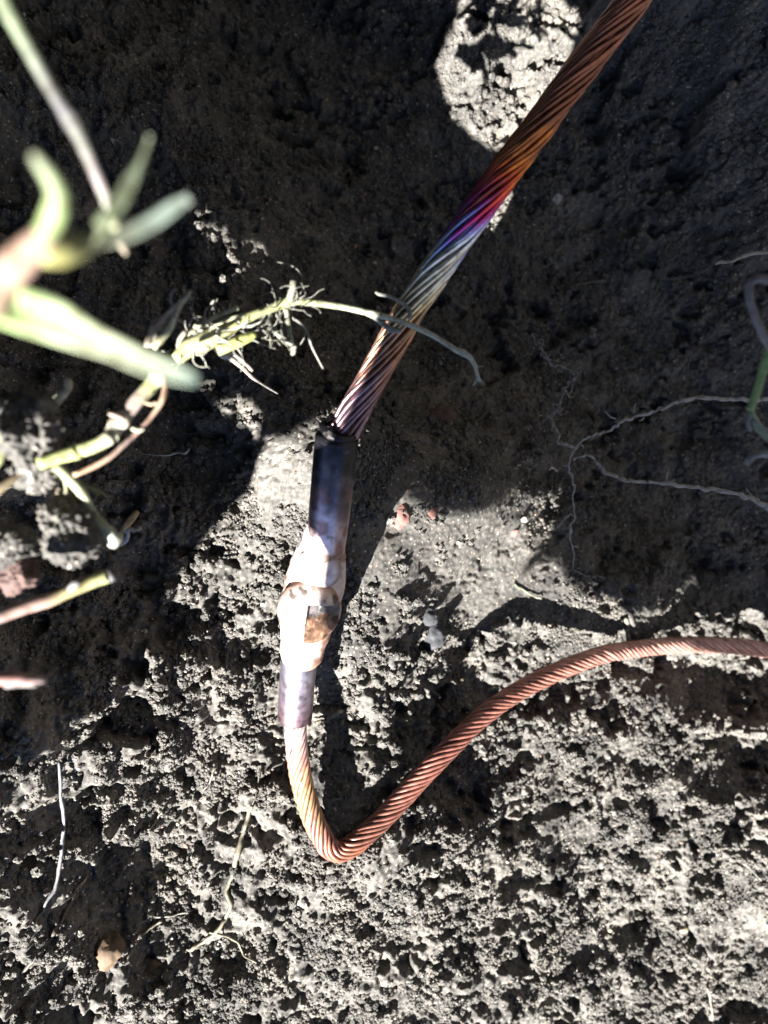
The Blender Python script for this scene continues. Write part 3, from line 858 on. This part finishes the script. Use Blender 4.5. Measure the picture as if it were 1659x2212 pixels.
strand('thin_root', [(628, 684, .318, 3), (650, 700, .32, 3.2), (664, 718, .322, 3), (672, 745, .324, 3), (684, 770, .326, 2.5), (698, 796, .328, 2)], (.24, .23, .20), r_, jit=.12)
strand('thin_root', [(660, 712, .321, 1.5), (657, 730, .322, 1.5), (648, 745, .323, 1)], (.22, .22, .19), r_)
strand('rootlet', [(428, 750, .303, 9), (410, 735, .302, 8), (425, 705, .301, 7), (455, 690, .301, 6), (490, 674, .302, 6), (515, 664, .303, 5)], (.44, .44, .30), r_, jit=.1)
strand('rootlet', [(450, 735, .302, 7), (462, 705, .301, 6), (490, 690, .301, 5), (530, 680, .303, 4)], (.44, .44, .28), r_, jit=.1)
strand('rootlet', [(400, 765, .30, 7), (386, 755, .299, 6), (388, 735, .298, 6), (402, 715, .298, 5)], (.36, .34, .26), r_, jit=.1)
strand('rootlet', [(470, 758, .303, 12), (520, 735, .306, 13), (552, 722, .308, 8)], [(.50, .50, .22), (.44, .48, .16)], r_)
a_ = [(430, 720, .300), (460, 705, .301), (500, 690, .305), (470, 740, .303), (440, 745, .302), (415, 745, .300)]
hairs('rootlet', r_, a_, 6, 80, 3.2, (.46, .45, .36), .35)
hairs('hair_root', r_, a_, 18, 120, 2.0, (.42, .42, .36), .30)
a_ = [(550, 680, .310), (590, 668, .313), (620, 662, .315), (640, 655, .316), (605, 655, .314)]
hairs('rootlet', r_, a_, 6, 60, 2.2, (.24, .24, .20), .4)
hairs('hair_root', r_, a_, 22, 110, 1.4, (.28, .28, .24), .3)
hairs('rootlet', r_, [(580, 700, .315), (610, 730, .318), (560, 705, .313)], 10, 50, 2.4, (.20, .20, .16), .4, down=1.5)

# white forked root beneath the runner
f_ = empty('forked_root', tuple(at(455, 745, .33)), 'whitish forked root below the runner reaching down to the bright soil', 'root')
strand('stem', [(448, 738, .335, 5), (465, 752, .338, 6), (478, 765, .341, 8), (500, 775, .345, 6), (525, 795, .352, 5), (545, 815, .36, 4), (560, 825, .365, 3)], [(.30, .28, .26), (.46, .44, .40), (.46, .38, .32), (.28, .26, .24)], f_, jit=.1)
strand('branch', [(478, 764, .341, 5), (505, 765, .344, 5), (530, 785, .35, 4), (545, 800, .355, 4)], [(.46, .42, .38), (.44, .35, .29)], f_, jit=.1)
strand('thin_root', [(555, 822, .364, 3), (575, 835, .372, 2.5), (600, 850, .38, 2)], (.24, .23, .22), f_)

# cluster at the end of the long leaf
c_ = empty('root_cluster', tuple(at(320, 745, .27)), 'bundle of pale yellowish roots standing up behind the tip of the blurred leaf', 'root')
strand('root', [(318, 750, .27, 7), (325, 720, .27, 7), (345, 695, .269, 7), (370, 672, .268, 6.5), (392, 652, .267, 6), (404, 640, .266, 5), (412, 628, .266, 3)], [(.40, .36, .28), (.46, .36, .30), (.50, .44, .32), (.46, .44, .34)], c_, jit=.1)
strand('root', [(330, 752, .27, 7), (350, 728, .27, 10), (368, 705, .269, 9), (378, 680, .268, 7), (390, 655, .267, 6)], [(.50, .50, .30), (.54, .52, .34), (.46, .44, .30)], c_, jit=.12)
strand('root', [(334, 740, .271, 5), (340, 715, .27, 6), (352, 705, .27, 4)], PALE, c_, jit=.1)
strand('rootlet', [(378, 668, .268, 3), (368, 650, .267, 3), (370, 632, .266, 3), (382, 624, .266, 2.5)], (.26, .25, .23), c_)
hairs('rootlet', c_, [(345, 720, .27), (375, 680, .268), (400, 645, .267)], 5, 40, 2.4, PALE, .4)

# jointed stem, green above and purple below
j_ = empty('jointed_stem', tuple(at(82, 1003, .245)), 'thick jointed stem, green on top and purple underneath, with a brown root beside it', 'stem')
strand('segment', [(352, 800, .262, 10), (345, 812, .261, 20), (334, 824, .26, 18), (318, 842, .259, 16), (296, 866, .258, 16), (270, 898, .257, 17), (262, 906, .256, 22), (250, 922, .256, 18), (237, 946, .254, 17)],
       [(.60, .55, .50), (.62, .58, .52), (.40, .44, .18), (.38, .33, .25), (.42, .33, .30), (.60, .56, .44), (.62, .57, .50), (.52, .52, .36)], j_, sides=14)
strand('segment', [(240, 942, .254, 17), (222, 954, .253, 16), (196, 966, .252, 15.5), (168, 974, .251, 15.5), (166, 976, .251, 17), (130, 986, .249, 15), (82, 1003, .246, 13)], [(.60, .56, .46), (.50, .52, .26), (.50, .53, .26), (.46, .50, .20), (.50, .54, .24), (.44, .50, .18)], j_, sides=14)
strand('root', [(355, 812, .258, 6), (357, 840, .257, 7), (350, 865, .256, 7), (335, 890, .256, 6), (312, 918, .255, 5.5), (290, 940, .255, 5.5), (270, 958, .254, 6), (240, 985, .253, 6), (205, 1006, .252, 6), (158, 1027, .25, 5)], [(.42, .30, .22), (.46, .32, .22), (.30, .20, .16), (.26, .19, .17), (.36, .25, .18), (.50, .34, .22)], j_, jit=.06)
strand('stub', [(268, 905, .254, 7), (250, 898, .253, 6), (234, 893, .252, 4)], (.46, .34, .28), j_)
strand('stub', [(258, 915, .254, 6), (240, 908, .253, 6), (236, 922, .253, 4)], (.44, .38, .30), j_)
strand('stub', [(352, 808, .258, 8), (335, 806, .256, 8), (322, 806, .255, 7)], (.56, .52, .50), j_)
strand('stub', [(345, 868, .256, 5), (325, 873, .255, 4.5), (310, 868, .255, 3)], (.44, .33, .22), j_)
strand('stub', [(285, 925, .254, 5), (300, 930, .254, 5), (312, 926, .254, 3)], (.50, .48, .34), j_)

# pale stem pointing down
d_ = empty('pale_stem', tuple(at(130, 1025, .26)), 'pale green stem with a blunt white end pointing down the left bank', 'stem')
strand('stem', [(120, 1005, .257, 12), (148, 1032, .26, 13), (172, 1058, .262, 12), (190, 1088, .264, 11), (204, 1116, .266, 11), (222, 1136, .267, 13), (240, 1156, .268, 15), (250, 1170, .269, 19), (256, 1176, .269, 14)], [(.26, .30, .14), (.46, .46, .30), (.48, .50, .34), (.36, .40, .22), (.50, .54, .44), (.50, .52, .46)], d_, sides=12, jit=.04)
strand('rootlet', [(138, 1030, .26, 4), (143, 1060, .262, 4), (130, 1085, .264, 3)], (.30, .30, .18), d_)
strand('rootlet', [(160, 1035, .261, 9), (190, 1055, .265, 7), (222, 1065, .27, 4), (240, 1085, .275, 2.5)], [(.12, .14, .06), (.16, .17, .10)], d_)
# twigs at the left edge
strand_t = empty('twig', tuple(at(-30, 1345, .235)), 'yellow green twig with a dark cut end reaching in low at the left edge', 'twig')
strand('stem', [(-40, 1345, .235, 16), (10, 1328, .238, 14), (60, 1310, .241, 15), (110, 1294, .244, 15), (150, 1277, .246, 14), (195, 1258, .249, 14), (228, 1246, .251, 15), (236, 1244, .251, 15)], [(.40, .33, .32), (.42, .28, .24), (.42, .28, .24), (.40, .34, .16), (.44, .42, .20), (.38, .38, .18)], strand_t, sides=12, jit=.04)
strand('cut_end', [(233, 1245, .251, 15), (246, 1241, .252, 13), (249, 1240, .252, 7)], (.14, .14, .15), strand_t, sides=12)
strand('bud', [(150, 1275, .245, 7), (162, 1262, .244, 9), (172, 1256, .244, 5)], (.26, .26, .27), strand_t)
t2 = empty('twig', tuple(at(-40, 1468, .22)), 'short blurred reddish twig at the left edge below the yellow green one', 'twig')
strand('stem', [(-50, 1465, .21, 13), (0, 1467, .212, 13), (40, 1466, .214, 14), (70, 1469, .216, 11), (98, 1468, .218, 8)], [(.36, .20, .19), (.44, .22, .20), (.40, .24, .22), (.26, .22, .22)], t2, sides=10)
strand('bark_tear', [(10, 1480, .214, 7), (45, 1478, .215, 6), (80, 1480, .216, 4)], (.30, .27, .26), t2)
h_ = empty('hooked_shoot', tuple(at(98, 892, .275)), 'short pale hooked shoot poking out above the grey clod', 'shoot')
strand('stem', [(88, 905, .275, 7), (100, 888, .274, 10), (115, 872, .273, 11), (132, 856, .272, 10), (144, 842, .271, 9), (148, 826, .27, 9), (140, 822, .27, 7)], [(.34, .36, .16), (.44, .44, .26), (.54, .52, .38), (.58, .54, .44)], h_, sides=10)
strand('base_scale', [(106, 896, .275, 8), (112, 884, .274, 9), (122, 870, .273, 5)], (.26, .30, .10), h_)
b_ = empty('bent_root', tuple(at(-20, 935, .25)), 'yellow brown bent root lying across the grey clod at the left edge', 'root')
strand('stem', [(-30, 928, .245, 16), (0, 938, .247, 13), (22, 960, .25, 9), (40, 990, .252, 7), (62, 1010, .254, 7), (72, 1040, .257, 7)], [(.48, .48, .24), (.46, .42, .22), (.44, .34, .20), (.40, .29, .18), (.28, .24, .20)], b_, jit=.06)
strand('side_root', [(-20, 1010, .25, 16), (5, 985, .25, 9), (8, 960, .25, 6)], [(.40, .44, .20), (.36, .38, .22)], b_)
q_ = empty('brown_root', tuple(at(-20, 1085, .25)), 'dull brown root slanting up from the left edge under the jointed stem', 'root')
strand('stem', [(-30, 1080, .25, 12), (5, 1052, .252, 11), (40, 1025, .255, 9), (70, 1003, .258, 6)], [(.34, .28, .18), (.28, .22, .14), (.22, .17, .12)], q_, jit=.06)
o_ = empty('root_fragment', tuple(at(262, 1155, .36)), 'broken orange root end with two little white prongs on the dark bank', 'root')
strand('stem', [(258, 1162, .37, 6), (268, 1142, .368, 7), (282, 1124, .366, 8), (296, 1106, .364, 6)], [(.46, .34, .22), (.54, .34, .14), (.50, .32, .16)], o_)
strand('prong', [(268, 1140, .368, 5), (276, 1152, .368, 5), (272, 1168, .369, 5), (258, 1176, .37, 6)], (.42, .44, .48), o_)
strand('prong', [(275, 1142, .368, 5), (292, 1144, .368, 5), (304, 1140, .368, 5)], (.42, .36, .32), o_)
k_ = empty('fine_root', tuple(at(285, 965, .42)), 'hair-thin white root wriggling over the dark bank left of the joint', 'root')
strand('stem', [(270, 962, .425, 1), (290, 975, .425, 1.2), (320, 982, .424, 1.2), (360, 984, .423, 1.6), (385, 978, .422, 3), (400, 980, .421, 3), (408, 970, .42, 2.2)], [(.20, .20, .19), (.36, .35, .32), (.56, .55, .5), (.5, .5, .46)], k_, jit=.15)

# branching hair root over the deep shade on the right
def jag(rows, amp, n=4):
    """small kinks along a fine root"""
    out = [rows[0]]
    for a, b in zip(rows[:-1], rows[1:]):
        for k in range(1, n + 1):
            q = np.array(a, float) + (np.array(b, float) - np.array(a, float)) * k / n
            w = 0.25 if k == n else 1
            out.append((q[0] + rng.normal(0, amp) * w, q[1] + rng.normal(0, amp) * w, q[2] + rng.normal(0, .0006), q[3] * rng.uniform(.75, 1.2)))
    return out
n_root = empty('branching_root', tuple(at(1700, 862, .50)), 'long pale hair root branching into a fan over the deep shade at the right', 'root')
GR = (.42, .41, .39)
strand('branch', jag([(1720, 856, .50, 5.5), (1660, 862, .50, 5.2), (1620, 866, .50, 5), (1560, 862, .50, 4.5), (1500, 859, .50, 4), (1470, 866, .50, 3.8), (1440, 880, .50, 3.8), (1410, 888, .50, 3.4), (1370, 900, .50, 3.4), (1345, 910, .50, 3.2), (1320, 928, .50, 3.2), (1300, 934, .50, 3), (1275, 942, .50, 2.8), (1255, 955, .50, 2.6), (1240, 970, .50, 2.6)], 1.9), GR, n_root, jit=.15)
strand('branch', jag([(1720, 1122, .50, 7), (1680, 1106, .50, 6.5), (1640, 1088, .50, 6), (1600, 1068, .50, 5), (1540, 1056, .50, 4.5), (1480, 1050, .50, 4), (1420, 1043, .50, 4), (1370, 1040, .50, 4), (1340, 1034, .50, 4), (1310, 1022, .50, 3.6), (1295, 1005, .50, 3.4), (1275, 985, .50, 3), (1245, 986, .50, 2.8), (1240, 995, .50, 2)], 1.9), GR, n_root, jit=.15)
strand('branch', jag([(1250, 965, .50, 2.6), (1236, 978, .50, 2.6), (1228, 1005, .50, 2.6), (1235, 1030, .50, 2.6), (1240, 1060, .50, 2.4), (1240, 1108, .50, 2.4), (1233, 1150, .50, 2.2), (1236, 1180, .50, 2), (1240, 1210, .50, 1.8), (1238, 1230, .50, 1.8)], 1.9), GR, n_root, jit=.15)
strand('rootlet', jag([(1240, 1108, .50, 1.8), (1222, 1118, .50, 1.8), (1212, 1132, .50, 1.6), (1203, 1142, .50, 1.5)], 1.9), GR, n_root)
strand('rootlet', jag([(1238, 1228, .50, 1.6), (1258, 1240, .50, 1.5), (1276, 1248, .50, 1.4), (1281, 1270, .50, 1.3), (1290, 1295, .50, 1.2), (1298, 1312, .50, 1)], 1.9), (.26, .25, .24), n_root)
strand('rootlet', jag([(1276, 1248, .50, 1.2), (1292, 1243, .50, 1.2), (1308, 1248, .50, 1)], 1.9), (.26, .25, .24), n_root)
strand('rootlet', jag([(1240, 1228, .50, 1.2), (1228, 1232, .50, 1.2), (1222, 1242, .50, 1)], 1.9), (.26, .25, .24), n_root)
strand('branch', jag([(1242, 968, .50, 3.3), (1222, 958, .50, 3.0), (1204, 955, .50, 3.3), (1208, 940, .50, 2.7), (1198, 925, .50, 2.7), (1192, 905, .50, 2.4), (1202, 885, .50, 2.4), (1212, 868, .50, 2.4), (1216, 845, .50, 2.4), (1228, 830, .50, 2.4), (1240, 818, .50, 2.4), (1232, 800, .50, 2.2), (1215, 792, .50, 2.2), (1196, 792, .50, 2.1), (1182, 775, .50, 2.1), (1172, 758, .50, 2.0), (1156, 742, .50, 1.8), (1150, 722, .50, 1.5)], 1.9), (.36, .35, .33), n_root, jit=.2)
hairs('hair_root', n_root, [(1240, 815, .50), (1210, 792, .50), (1222, 845, .50), (1195, 900, .50), (1165, 745, .50), (1175, 765, .50), (1205, 880, .50)], 50, 34, 1.5, (.34, .33, .31), .6)
hairs('rootlet', n_root, [(1240, 815, .50), (1228, 800, .50), (1200, 792, .50), (1218, 840, .50), (1198, 905, .50), (1195, 880, .50), (1160, 740, .50)], 26, 32, 1.0, (.22, .21, .20), .5)
for (x, y, a, L) in [(1370, 893, -100, 22), (1330, 905, 200, 30), (1390, 900, 120, 14), (1440, 1043, -95, 35), (1290, 1000, 60, 14), (1640, 1080, 205, 40), (1225, 1005, 160, 9), (1240, 1180, 10, 10), (1250, 960, 20, 14)]:
    a = math.radians(a)
    strand('rootlet', [(x, y, .50, 2), (x + math.cos(a) * L * .5 + 2, y + math.sin(a) * L * .5, .50, 1.6), (x + math.cos(a + .3) * L, y + math.sin(a + .3) * L, .50, 1)], GR, n_root)

# plant at the right edge
e_ = empty('rooted_shoot', tuple(at(1690, 720, .27)), 'out-of-focus green shoot with grey roots at the right edge', 'shoot')
strand('stem', [(1690, 690, .27, 10), (1662, 752, .272, 10), (1648, 800, .275, 9.5), (1634, 848, .278, 9), (1620, 888, .28, 9)], [(.20, .28, .10), (.24, .34, .12), (.26, .34, .14)], e_, sides=10)
strand('root', [(1700, 790, .262, 9), (1660, 745, .26, 9), (1640, 705, .258, 9), (1624, 665, .256, 9), (1618, 630, .255, 9), (1628, 604, .254, 9), (1680, 606, .254, 9)], [(.24, .22, .21), (.24, .21, .21), (.20, .18, .18)], e_, sides=10, jit=.05)
strand('root', [(1620, 888, .28, 8), (1630, 910, .282, 9), (1648, 935, .284, 8), (1690, 975, .287, 7)], [(.24, .30, .18), (.26, .29, .25)], e_)
strand('root', [(1622, 890, .28, 6), (1616, 912, .281, 5), (1622, 930, .282, 4)], (.24, .25, .22), e_)
strand('root', [(1612, 1002, .282, 7), (1624, 988, .282, 8), (1645, 980, .282, 8), (1690, 988, .283, 7)], (.28, .31, .30), e_)
strand('root', [(1625, 905, .28, 3), (1650, 925, .282, 3), (1690, 935, .283, 3)], (.20, .22, .20), e_)
x_ = empty('root_end', tuple(at(1680, 545, .44)), 'pale wavy root end pointing left from the right edge, high up', 'root')
strand('stem', [(1700, 546, .44, 4), (1660, 545, .44, 4), (1625, 548, .44, 4), (1600, 556, .44, 3.6), (1578, 566, .44, 3.4), (1558, 566, .44, 4), (1545, 570, .44, 3)], (.36, .35, .31), x_, jit=.12)

# roots lying on the soil
def lying(label, pts, cols, hw_jit=.12, sub=(), lift=.0024, n=3):
    first = ground(pts[0][0], pts[0][1])
    rt = empty('fine_root', tuple(first), label, 'root', 'fine roots lying on the soil')
    cols = [tuple(np.array(c) * .6) for c in cols]
    gr_ = ground_rows(dense(pts, n), lift)
    strand('stem', [(a + rng.normal(0, 1.3), b + rng.normal(0, 1.0), c, d * rng.uniform(.7, 1.15)) for a, b, c, d in gr_], cols, rt, sides=6, jit=hw_jit)
    for sb in sub:
        strand('rootlet', ground_rows(dense(sb, n), lift), cols, rt, sides=5, jit=hw_jit)
lying('straight white root hanging down the lower left bank', [(126, 1648, 3.5), (132, 1720, 4), (138, 1790, 4), (133, 1850, 4), (118, 1922, 4), (92, 1968, 3.5), (62, 2008, 2.5)], [(.34, .35, .38), (.40, .41, .44), (.26, .27, .27)], lift=.005)
lying('grey brown root curving to the bottom left corner', [(190, 1890, 4), (160, 1925, 4.5), (140, 1975, 5), (118, 2015, 5), (88, 2055, 4.5), (50, 2100, 4.5), (10, 2150, 4)], [(.30, .24, .17), (.26, .22, .17), (.16, .15, .13)])
lying('cream root winding down left of the cable bend with a side branch', [(545, 1740, 4), (530, 1785, 5), (514, 1850, 5), (502, 1890, 5), (490, 1925, 5.5), (499, 1955, 5.5), (487, 1985, 5), (468, 2012, 5), (440, 2035, 5), (410, 2052, 4.5), (392, 2056, 3)], [(.36, .34, .24), (.42, .39, .28), (.50, .46, .34), (.50, .44, .32)],
      sub=[[(452, 2014, 3), (490, 2022, 2.6), (514, 2036, 2.4), (528, 2066, 2), (562, 2084, 1.6)]])
lying('thin cream root slanting over the soil below the jumbled clods', [(348, 1992, 3), (320, 2008, 3.4), (296, 2032, 3.4), (268, 2085, 3)], [(.46, .41, .30), (.44, .38, .27)])
lying('thin whitish root lying level in the lower left', [(305, 1995, 2.5), (335, 1980, 2.8), (372, 1978, 2.5), (415, 1968, 2)], [(.48, .46, .40)] * 2)
lying('faint long root climbing from the cream root towards the joint', [(528, 1792, 1.6), (548, 1735, 1.6), (556, 1690, 1.4), (566, 1650, 1)], [(.22, .21, .16)] * 2)
lying('short cream root beside the mouth of the lower sleeve', [(684, 1560, 3), (706, 1556, 3.5), (722, 1545, 5), (738, 1535, 4)], [(.28, .25, .18), (.52, .48, .38)])
lying('pale straw standing against the soil above the lower cable', [(1352, 1335, 4), (1354, 1358, 4), (1355, 1384, 5)], [(.52, .48, .36)] * 2, lift=.003)
lying('short pale fibre in the lit soil right of centre', [(1302, 1560, 2.5), (1318, 1582, 3), (1332, 1606, 2.5)], [(.48, .45, .38)] * 2)
lying('thin grey fibre near the right edge below the cable', [(1590, 1858, 2), (1618, 1872, 2), (1645, 1902, 2)], [(.42, .40, .36)] * 2)
lying('little pale fibre at the bottom right', [(1528, 2134, 2.5), (1536, 2160, 2.5), (1540, 2200, 2)], [(.52, .48, .40)] * 2)
lying('greenish straw on the smooth lit floor', [(1112, 1262, 2.5), (1135, 1278, 3), (1158, 1290, 3), (1168, 1294, 2)], [(.34, .40, .28), (.48, .46, .36)])
lying('brown straw lying in the shade below the runner end', [(1008, 930, 2.5), (1030, 908, 3), (1060, 885, 3)], [(.24, .20, .14)] * 2)
lying('short pale twig lying in the shade right of the cable', [(1222, 622, 2), (1262, 612, 3.5), (1312, 606, 4)], [(.30, .29, .25)] * 2)
lying('tiny cream root on the bank above the cream winding root', [(352, 1752, 2), (340, 1768, 2.2), (330, 1785, 2.2), (322, 1792, 1.4)], [(.48, .45, .38)] * 2)
lying('wavy tan root fragment among the clods left of the bend', [(468, 1650, 2), (460, 1668, 2.4), (452, 1690, 2.4), (440, 1708, 1.6)], [(.46, .42, .34)] * 2)

# ------------------------------------------------------------------ clods, stones and grit
def stone_mat(name, col, rough=.75):
    m, nt, bs = new_mat(name)
    geo = N(nt, 'ShaderNodeNewGeometry')
    n1 = N(nt, 'ShaderNodeTexNoise'); n1.inputs['Scale'].default_value = 300; n1.inputs['Detail'].default_value = 6
    nt.links.new(geo.outputs['Position'], n1.inputs['Vector'])
    c = np.array(col) * .58
    r = ramp(nt, [(0.3, tuple(c * .65)), (0.55, tuple(c)), (0.75, tuple(np.clip(c * 1.25, 0, .8)))])
    nt.links.new(n1.outputs['Fac'], r.inputs['Fac']); nt.links.new(r.outputs[0], bs.inputs['Base Color'])
    bs.inputs['Roughness'].default_value = rough
    bs.inputs['Specular IOR Level'].default_value = .12
    bp = N(nt, 'ShaderNodeBump'); bp.inputs['Strength'].default_value = .5; bp.inputs['Distance'].default_value = .0006
    nt.links.new(n1.outputs['Fac'], bp.inputs['Height']); nt.links.new(bp.outputs[0], bs.inputs['Normal'])
    return m
def lump_obj(name, c, rx, ry, rz, mat, label, cat, seed, amp=.18, freq=1.6, sub=4, group=None, rot=0.0, fine=0.0):
    v, f = unit_ico(sub)
    q = v * freq + seed * 3.1
    n3 = (fbm(q[:, 0], q[:, 1] + .37 * q[:, 2], 4, seed) + fbm(q[:, 1] + 9, q[:, 2] + .37 * q[:, 0], 4, seed + 1) + fbm(q[:, 2] + 5, q[:, 0] + .37 * q[:, 1], 4, seed + 2)) / 1.5
    v = v * (1 + amp * n3 * 1.6)[:, None]
    if fine:
        k1, _, kh = worley(v[:, 0] * 7 + seed + 2 * v[:, 2], v[:, 1] * 7, seed + 5)
        v = v * (1 + fine * (1 - np.clip(k1 / .8, 0, 1) ** 2) * (.3 + .7 * kh))[:, None]
    v = v * np.array([rx, ry, rz])
    cr, sr = math.cos(rot), math.sin(rot)
    v = np.stack([v[:, 0] * cr - v[:, 1] * sr, v[:, 0] * sr + v[:, 1] * cr, v[:, 2]], -1)
    o = mesh_obj(name, v + np.array(c), [tuple(int(i) for i in t) for t in f], mat)
    return tag(o, label, cat, group)
def stone(px, py, r, ratio, mat, label, seed, flat=.6, rot=0.0, up=-.05):
    p = ground(px, py); D = CAM_Z - p.z; rr = r * D / FOC
    return lump_obj('pebble', (p.x, p.y, p.z + rr * flat * up), rr, rr * ratio, rr * flat, mat, label, 'pebble', seed, sub=4, rot=rot, amp=.34, freq=1.1, fine=.06)
M_PINK = stone_mat('pink_stone', (.26, .13, .11)); M_DARK = stone_mat('dark_stone', (.062, .064, .070), .8); M_CREAM = stone_mat('cream_stone', (.42, .36, .23)); M_TANS = stone_mat('tan_stone', (.22, .18, .135)); M_WHITE = stone_mat('white_stone', (.45, .44, .41)); M_RUST = stone_mat('rusty_soil', (.15, .105, .07)); M_BRICK = stone_mat('brick_red_stone', (.13, .085, .075))
stone(862, 1116, 23, 1.15, M_PINK, 'pink flat pebble in the smooth lit soil just right of the upper sleeve', 1, .4)
stone(928, 1106, 15, .9, M_PINK, 'smaller pale pink pebble to the right of the large pink one', 2, .4)
stone(936, 1372, 25, 1.15, M_DARK, 'smooth dark grey pebble in the lit soil above the curved cable shadow', 3, .8)
stone(918, 1332, 24, .8, M_DARK, 'flat dark grey pebble touching the smooth dark one from above', 4, .5)
stone(781, 1541, 8, 1.1, M_CREAM, 'bright cream pebble right of the lower sleeve', 5, .8)
stone(1130, 1122, 8, .8, M_WHITE, 'tiny white pebble near the edge of the deep shade', 6, .8)
stone(950, 905, 28, 1.0, M_BRICK, 'dull brick red stone in the shade right of the upper cable', 8, .5)
stone(1110, 1150, 9, .9, M_PINK, 'tiny reddish pebble at the right of the smooth lit floor', 9, .6)
stone(318, 2090, 30, .62, M_RUST, 'flat tan stone half buried near the bottom left', 10, .4, rot=.5, up=-.3)
stone(236, 2058, 30, 1.2, M_RUST, 'rusty orange lump of soil beside the flat tan stone', 11, .6, up=.1)
stone(1475, 2010, 8, .9, M_CREAM, 'small cream pebble in the lower right soil', 12, .8)
stone(1278, 1738, 7, 1.2, M_CREAM, 'pale yellow pebble under the sweep of the lower cable', 13, .8)
stone(1190, 1350, 9, .7, M_TANS, 'little tan pebble on the lit floor under the curved shadow', 14, .7)
stone(1305, 920 + 620, 6, .9, M_WHITE, 'small white pebble below the middle of the lower cable', 15, .8)
stone(655, 1950, 9, 1.0, M_WHITE, 'small whitish pebble under the cable bend', 17, .8)
stone(1200, 428, 14, 1.0, M_WHITE, 'pale pebble shining faintly in the shade right of the tinted cable', 18, .7)

M_CLOD = stone_mat('grey_clod', (.17, .165, .17), .95)
def clod(px, py, D, rx, ry, label, seed, mat=None):
    p = at(px, py, D); k = D / FOC
    return lump_obj('soil_clod', tuple(p), rx * k, ry * k, .8 * min(rx, ry) * k, mat or M_SOIL, label, 'clod', seed, amp=.32, freq=1.7, sub=6, fine=.20)
clod(62, 935, .252, 66, 80, 'crumbly grey clod with roots on top at the left edge', 31)
clod(150, 1150, .262, 52, 62, 'lilac grey clod under the pale stem on the left bank', 32)
clod(18, 1185, .262, 55, 45, 'blurred grey clod low on the left edge', 33)
clod(78, 1015, .262, 45, 40, 'small grey clod under the end of the jointed stem', 34)
clod(150, 1085, .268, 30, 36, 'brown crumpled clod tucked behind the pale stem', 35, M_TANS)
clod(40, 1240, .262, 42, 36, 'reddish clod just above the yellow green twig', 36, M_BRICK)

cols = np.array([[.52, .50, .44], [.50, .42, .28], [.55, .55, .52], [.34, .20, .15], [.42, .38, .28]])[rng.integers(0, 5, 420)]
x = rng.uniform(X0 + .02, X1 - .02, 420); y = rng.uniform(Y0 + .02, Y1 - .02, 420)
p = np.stack([x, y, bilerp(HZ, X0, STEP, Y0, STEP, x, y) + .0003], -1)
merged('sand_grains', p, .0006 + .0011 * rng.power(.35, 420), 2, M_ROOT, .08, cols=cols)
